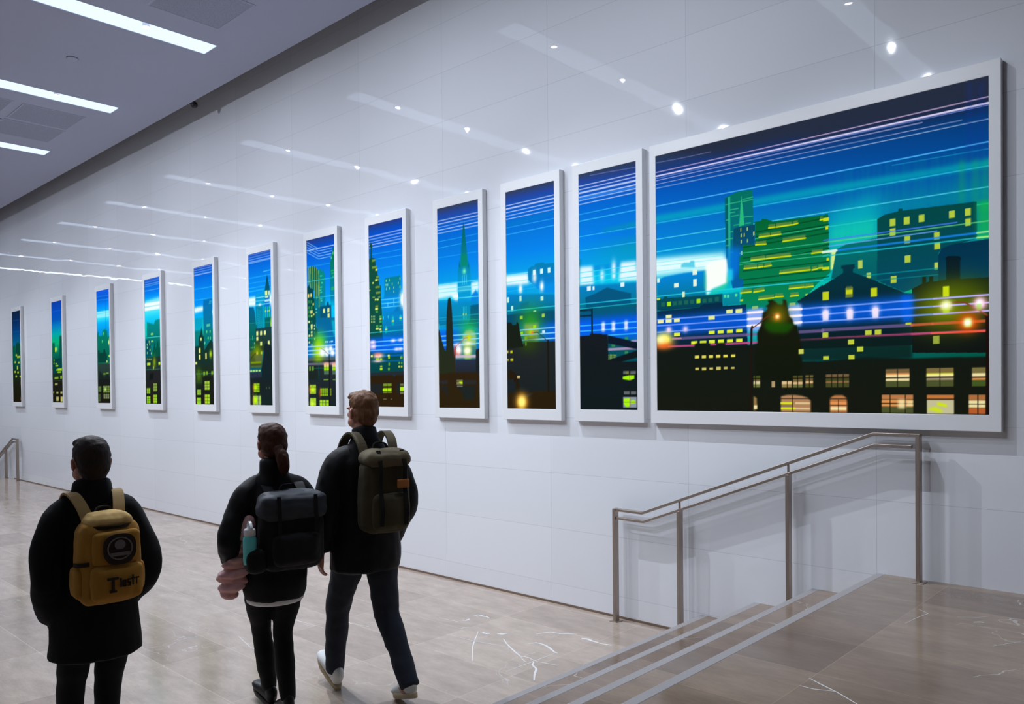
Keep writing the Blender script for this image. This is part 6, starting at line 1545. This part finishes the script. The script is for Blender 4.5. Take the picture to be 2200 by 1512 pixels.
bm=bmesh.new(); tube(bm,[(.075,-.05,.34,.045,.04),(.085,-.06,.40,.045,.042),(.095,-.05,.44,.04,.04)],16,4); skin('sleeve',bm,M_PINK,pj,.007,2,.006,(22,22,14))

# ---- the walker in the long coat ------------------------------------------------
CL=(-3.895,1.345,0)
CH=HEAD-math.radians(3)
p1=put(None,'person',CL,CH,'person with short dark hair in a long black coat, leftmost and nearest of the walkers','person')
LA,RA=Vector((-.10,-.12,.11)),Vector((.075,.14,.10)); LK,RK=Vector((-.095,.05,.47)),Vector((.075,.07,.47))
bm=bmesh.new()
tube(bm,[(0,0,.87,.145,.10),(0,0,1.03,.125,.088),(0,.01,1.20,.145,.10),(0,0,1.31,.13,.082),(0,-.01,1.385,.08,.058),(0,0,1.45,.05,.053),(0,.012,1.53,.049,.053)],20,4)
for sx,K,A in ((-1,LK,LA),(1,RK,RA)): tube(bm,[(sx*.08,0,.88,.08,.085),(sx*.085,K.y*.5,.68,.068,.072),(*K,.047,.05),(*(K*.45+A*.55),.045,.047),(*A,.032,.035)],16,4); ell(bm,A+Vector((0,.05,-.05)),(.032,.088,.028))
al=(Vector((-.21,-.06,1.06)),Vector((-.165,.09,.87)));ar=(Vector((.205,-.07,1.06)),Vector((.17,.09,.89)))
for sx,(el,wr) in ((-1,al),(1,ar)):
    tube(bm,[(sx*.115,0,1.315,.042,.042),(*(el*.5+Vector((sx*.09,0,.69))),.042,.042),(*el,.036,.036),(*(el*.4+wr*.6),.032,.033),(*wr,.023,.027)],14,4); hand(bm,wr,Vector((-.15*sx,.5,-.8)),sx,.5,.93)
P_,E_=head_parts(bm,(0,.02,1.585),.97,0,0)
skin('body',bm,M_SKIN,p1,.0058,3); face_bits(P_,E_,.97,p1)
bm=bmesh.new()
def hs(x,y,z,a,b,h,rot=(0,0,0)): ell(bm,P_(x,y,z),(a*.97,b*.97,h*.97),tuple((E_@Euler(rot).to_matrix()).to_euler()),24)
hs(0,-.02,.045,.083,.1,.09); hs(0,-.05,-.005,.074,.07,.085); hs(0,-.07,-.065,.05,.035,.04); hs(0,.03,.093,.07,.064,.035)
skin('hair',bm,M_HAIR_DK,p1,.007,2,.004,(30,30,40))
bm=bmesh.new()
tube(bm,[(0,-.01,.69,.205,.178),(0,-.01,.82,.192,.165),(0,0,1.0,.178,.148),(0,0,1.16,.18,.145),(0,0,1.31,.175,.124),(0,-.01,1.385,.145,.1),(0,-.01,1.43,.092,.088),(0,-.004,1.475,.08,.084),(0,0,1.50,.075,.08)],28,4,cap=.12,sq=.95)
for sx,(el,wr) in ((-1,al),(1,ar)):
    el=el+Vector((sx*.012,-.01,0)); tube(bm,[(sx*.075,-.004,1.395,.048,.055),(sx*.15,-.008,1.335,.07,.076),(*(el*.5+Vector((sx*.092,-.004,.66))),.07,.074),(*el,.064,.07),(*(el*.4+wr*.6),.06,.066),(*wr,.054,.06)],18,4,cap=.3)
skin('coat',bm,M_COAT,p1,.0115,3,.014,(6,6,3.5))
bm=bmesh.new(); ell(bm,(0,0,.86),(.15,.12,.12))
for sx,K,A in ((-1,LK,LA),(1,RK,RA)): tube(bm,[(sx*.08,0,.88,.086,.1),(sx*.084,K.y*.5,.68,.074,.084),(*K,.058,.066),(*(K*.5+A*.5),.054,.062),(*A,.048,.054)],18,4,cap=.2)
skin('trousers',bm,M_DKT,p1,.01,3,.007,(8,8,10))
shoe(p1,Vector((-.10,-.155,.045)),.04,-.2,M_SHOE_B,M_SHOE_B,.95); shoe(p1,Vector((.085,.105,.005)),-.04,.08,M_SHOE_B,M_SHOE_B,.95)
# tan backpack
p1.scale=(.97,.97,.965)
bag=put(None,'backpack',behind(CL,CH,-.01,-.235,.945),CH,'mustard tan backpack with dark round emblem and dark lettering, on the long coat','backpack')
bag.scale=(.80,.88,.88)
M_MUS=fabric('mustard_canvas',srgb(150,104,36),srgb(186,136,56),.85); M_MUS_L=fabric('pale_mustard_canvas',srgb(206,166,96),srgb(226,192,126),.8); M_WEB=fabric('tan_webbing',srgb(150,120,74),srgb(178,148,98),.8)
M_PRINT=fabric('dark_print',srgb(34,26,20),srgb(46,36,28),.7); M_PRINTG=fabric('grey_print',srgb(98,90,90),srgb(124,114,114),.7)
bm=bmesh.new(); rbox(bm,(0,0,.195),(.31,.17,.40),.05,(.014,.016,.008),.06); fuse_bag('bag_body',bm,M_MUS,bag)
bm=bmesh.new(); rbox(bm,(0,.005,.395),(.235,.15,.07),.032,(.006,.008,.014),.1); fuse_bag('top_panel',bm,M_MUS_L,bag,fold=.006)
bm=bmesh.new(); strap(bm,[(-.13,-.03,.375),(-.06,-.082,.372),(.06,-.082,.372),(.13,-.03,.375)],.014,.008,(0,0,1)); obj('zip',bm,M_PRINT,bag)
bm=bmesh.new(); rbox(bm,(.012,-.1,.105),(.255,.055,.17),.026,(.006,.014,.006)); fuse_bag('front_pocket',bm,M_MUS,bag)
bm=bmesh.new(); rbox(bm,(.012,-.095,.272),(.235,.04,.16),.018,(.005,.01,.005)); up=fuse_bag('upper_pocket',bm,M_MUS,bag)
for sx in (-1,1):
    bm=bmesh.new(); rbox(bm,(sx*.155,0,.11),(.045,.11,.15),.02,(.006,.008,0)); fuse_bag('side_pocket',bm,M_MUS,bag)
    bm=bmesh.new(); strap(bm,[(sx*.08,.06,.40),(sx*.095,.10,.46),(sx*.115,.18,.515),(sx*.12,.28,.50),(sx*.125,.38,.36),(sx*.15,.395,.22)],.06,.012); obj('shoulder_strap',bm,M_WEB,bag)
bm=bmesh.new(); strap(bm,[(-.05,.05,.415),(-.03,.055,.455),(.03,.055,.455),(.05,.05,.415)],.022,.008,(0,1,0)); obj('carry_handle',bm,M_PRINT,bag)
bm=bmesh.new(); strap(bm,[(-.175,-.02,.20),(-.165,-.055,.20),(-.12,-.085,.205)],.02,.006,(0,0,1)); obj('side_strap',bm,M_PRINT,bag)
def plaque(name,pts,y,M,par,t=.003):
    bm=bmesh.new(); a=[bm.verts.new((x,y,z)) for x,z in pts]; b=[bm.verts.new((x,y-t,z)) for x,z in pts]; n=len(pts); bm.faces.new(a); bm.faces.new(b[::-1])
    for i in range(n): bm.faces.new((a[i],b[i],b[(i+1)%n],a[(i+1)%n]))
    bmesh.ops.recalc_face_normals(bm,faces=bm.faces); return obj(name,bm,M,par)
ex,ez=.018,.272
em=plaque('emblem',[(ex+.083*math.copysign(abs(math.cos(t))**.75,math.cos(t)),ez+.072*math.copysign(abs(math.sin(t))**.75,math.sin(t))-.006*(math.sin(t)<-.8)) for t in np.linspace(0,2*PI,40,endpoint=False)],-.126,M_PRINT,bag,.006)
def ring_(cx,cz,r0,r1,a0,a1,y,M,par,name,sx=1.15):
    A=np.linspace(a0,a1,24); plaque(name,[(cx+r1*sx*math.cos(t),cz+r1*math.sin(t)) for t in A]+[(cx+r0*sx*math.cos(t),cz+r0*math.sin(t)) for t in A[::-1]],y,M,par,.002)
ring_(ex,ez,.050,.056,0,2*PI-.005,-.1322,M_PRINTG,em,'emblem_ring'); ring_(ex,ez+.018,.0005,.024,0,2*PI-.01,-.1322,M_PRINTG,em,'emblem_disc')
plaque('emblem_bar',[(ex-.05,ez-.012),(ex+.05,ez-.012),(ex+.05,ez-.003),(ex-.05,ez-.003)],-.1344,M_PRINT,em,.002); plaque('emblem_panel',[(ex-.042,ez-.036),(ex+.042,ez-.036),(ex+.05,ez-.018),(ex-.05,ez-.018)],-.1332,M_PRINTG,em,.002)
# dark lettering on the front pocket: a large T and a row of smaller letters, blurred beyond reading
def letters(pieces,M,name,par):
    bm=bmesh.new()
    for x0,x1,z0,z1 in pieces: box(bm,x0,x1,-.149,-.1425,z0,z1)
    return obj(name,bm,M,par)
lt=[(-.052,.004,.125,.137),(-.031,-.017,.07,.126),(-.042,-.006,.064,.073),(.012,.019,.086,.13),(.024,.042,.112,.118),(.024,.030,.09,.118),(.036,.042,.086,.118),(.024,.042,.086,.091),(.024,.036,.099,.104),(.048,.064,.115,.121),(.048,.053,.104,.121),(.048,.064,.101,.106),(.059,.064,.088,.106),(.048,.064,.086,.091),(.073,.079,.088,.138),(.067,.088,.118,.124),(.092,.097,.09,.124),(.092,.108,.119,.125)]
letters(lt,M_PRINT,'lettering',bag)
bpy.data.scenes.remove(TMP)
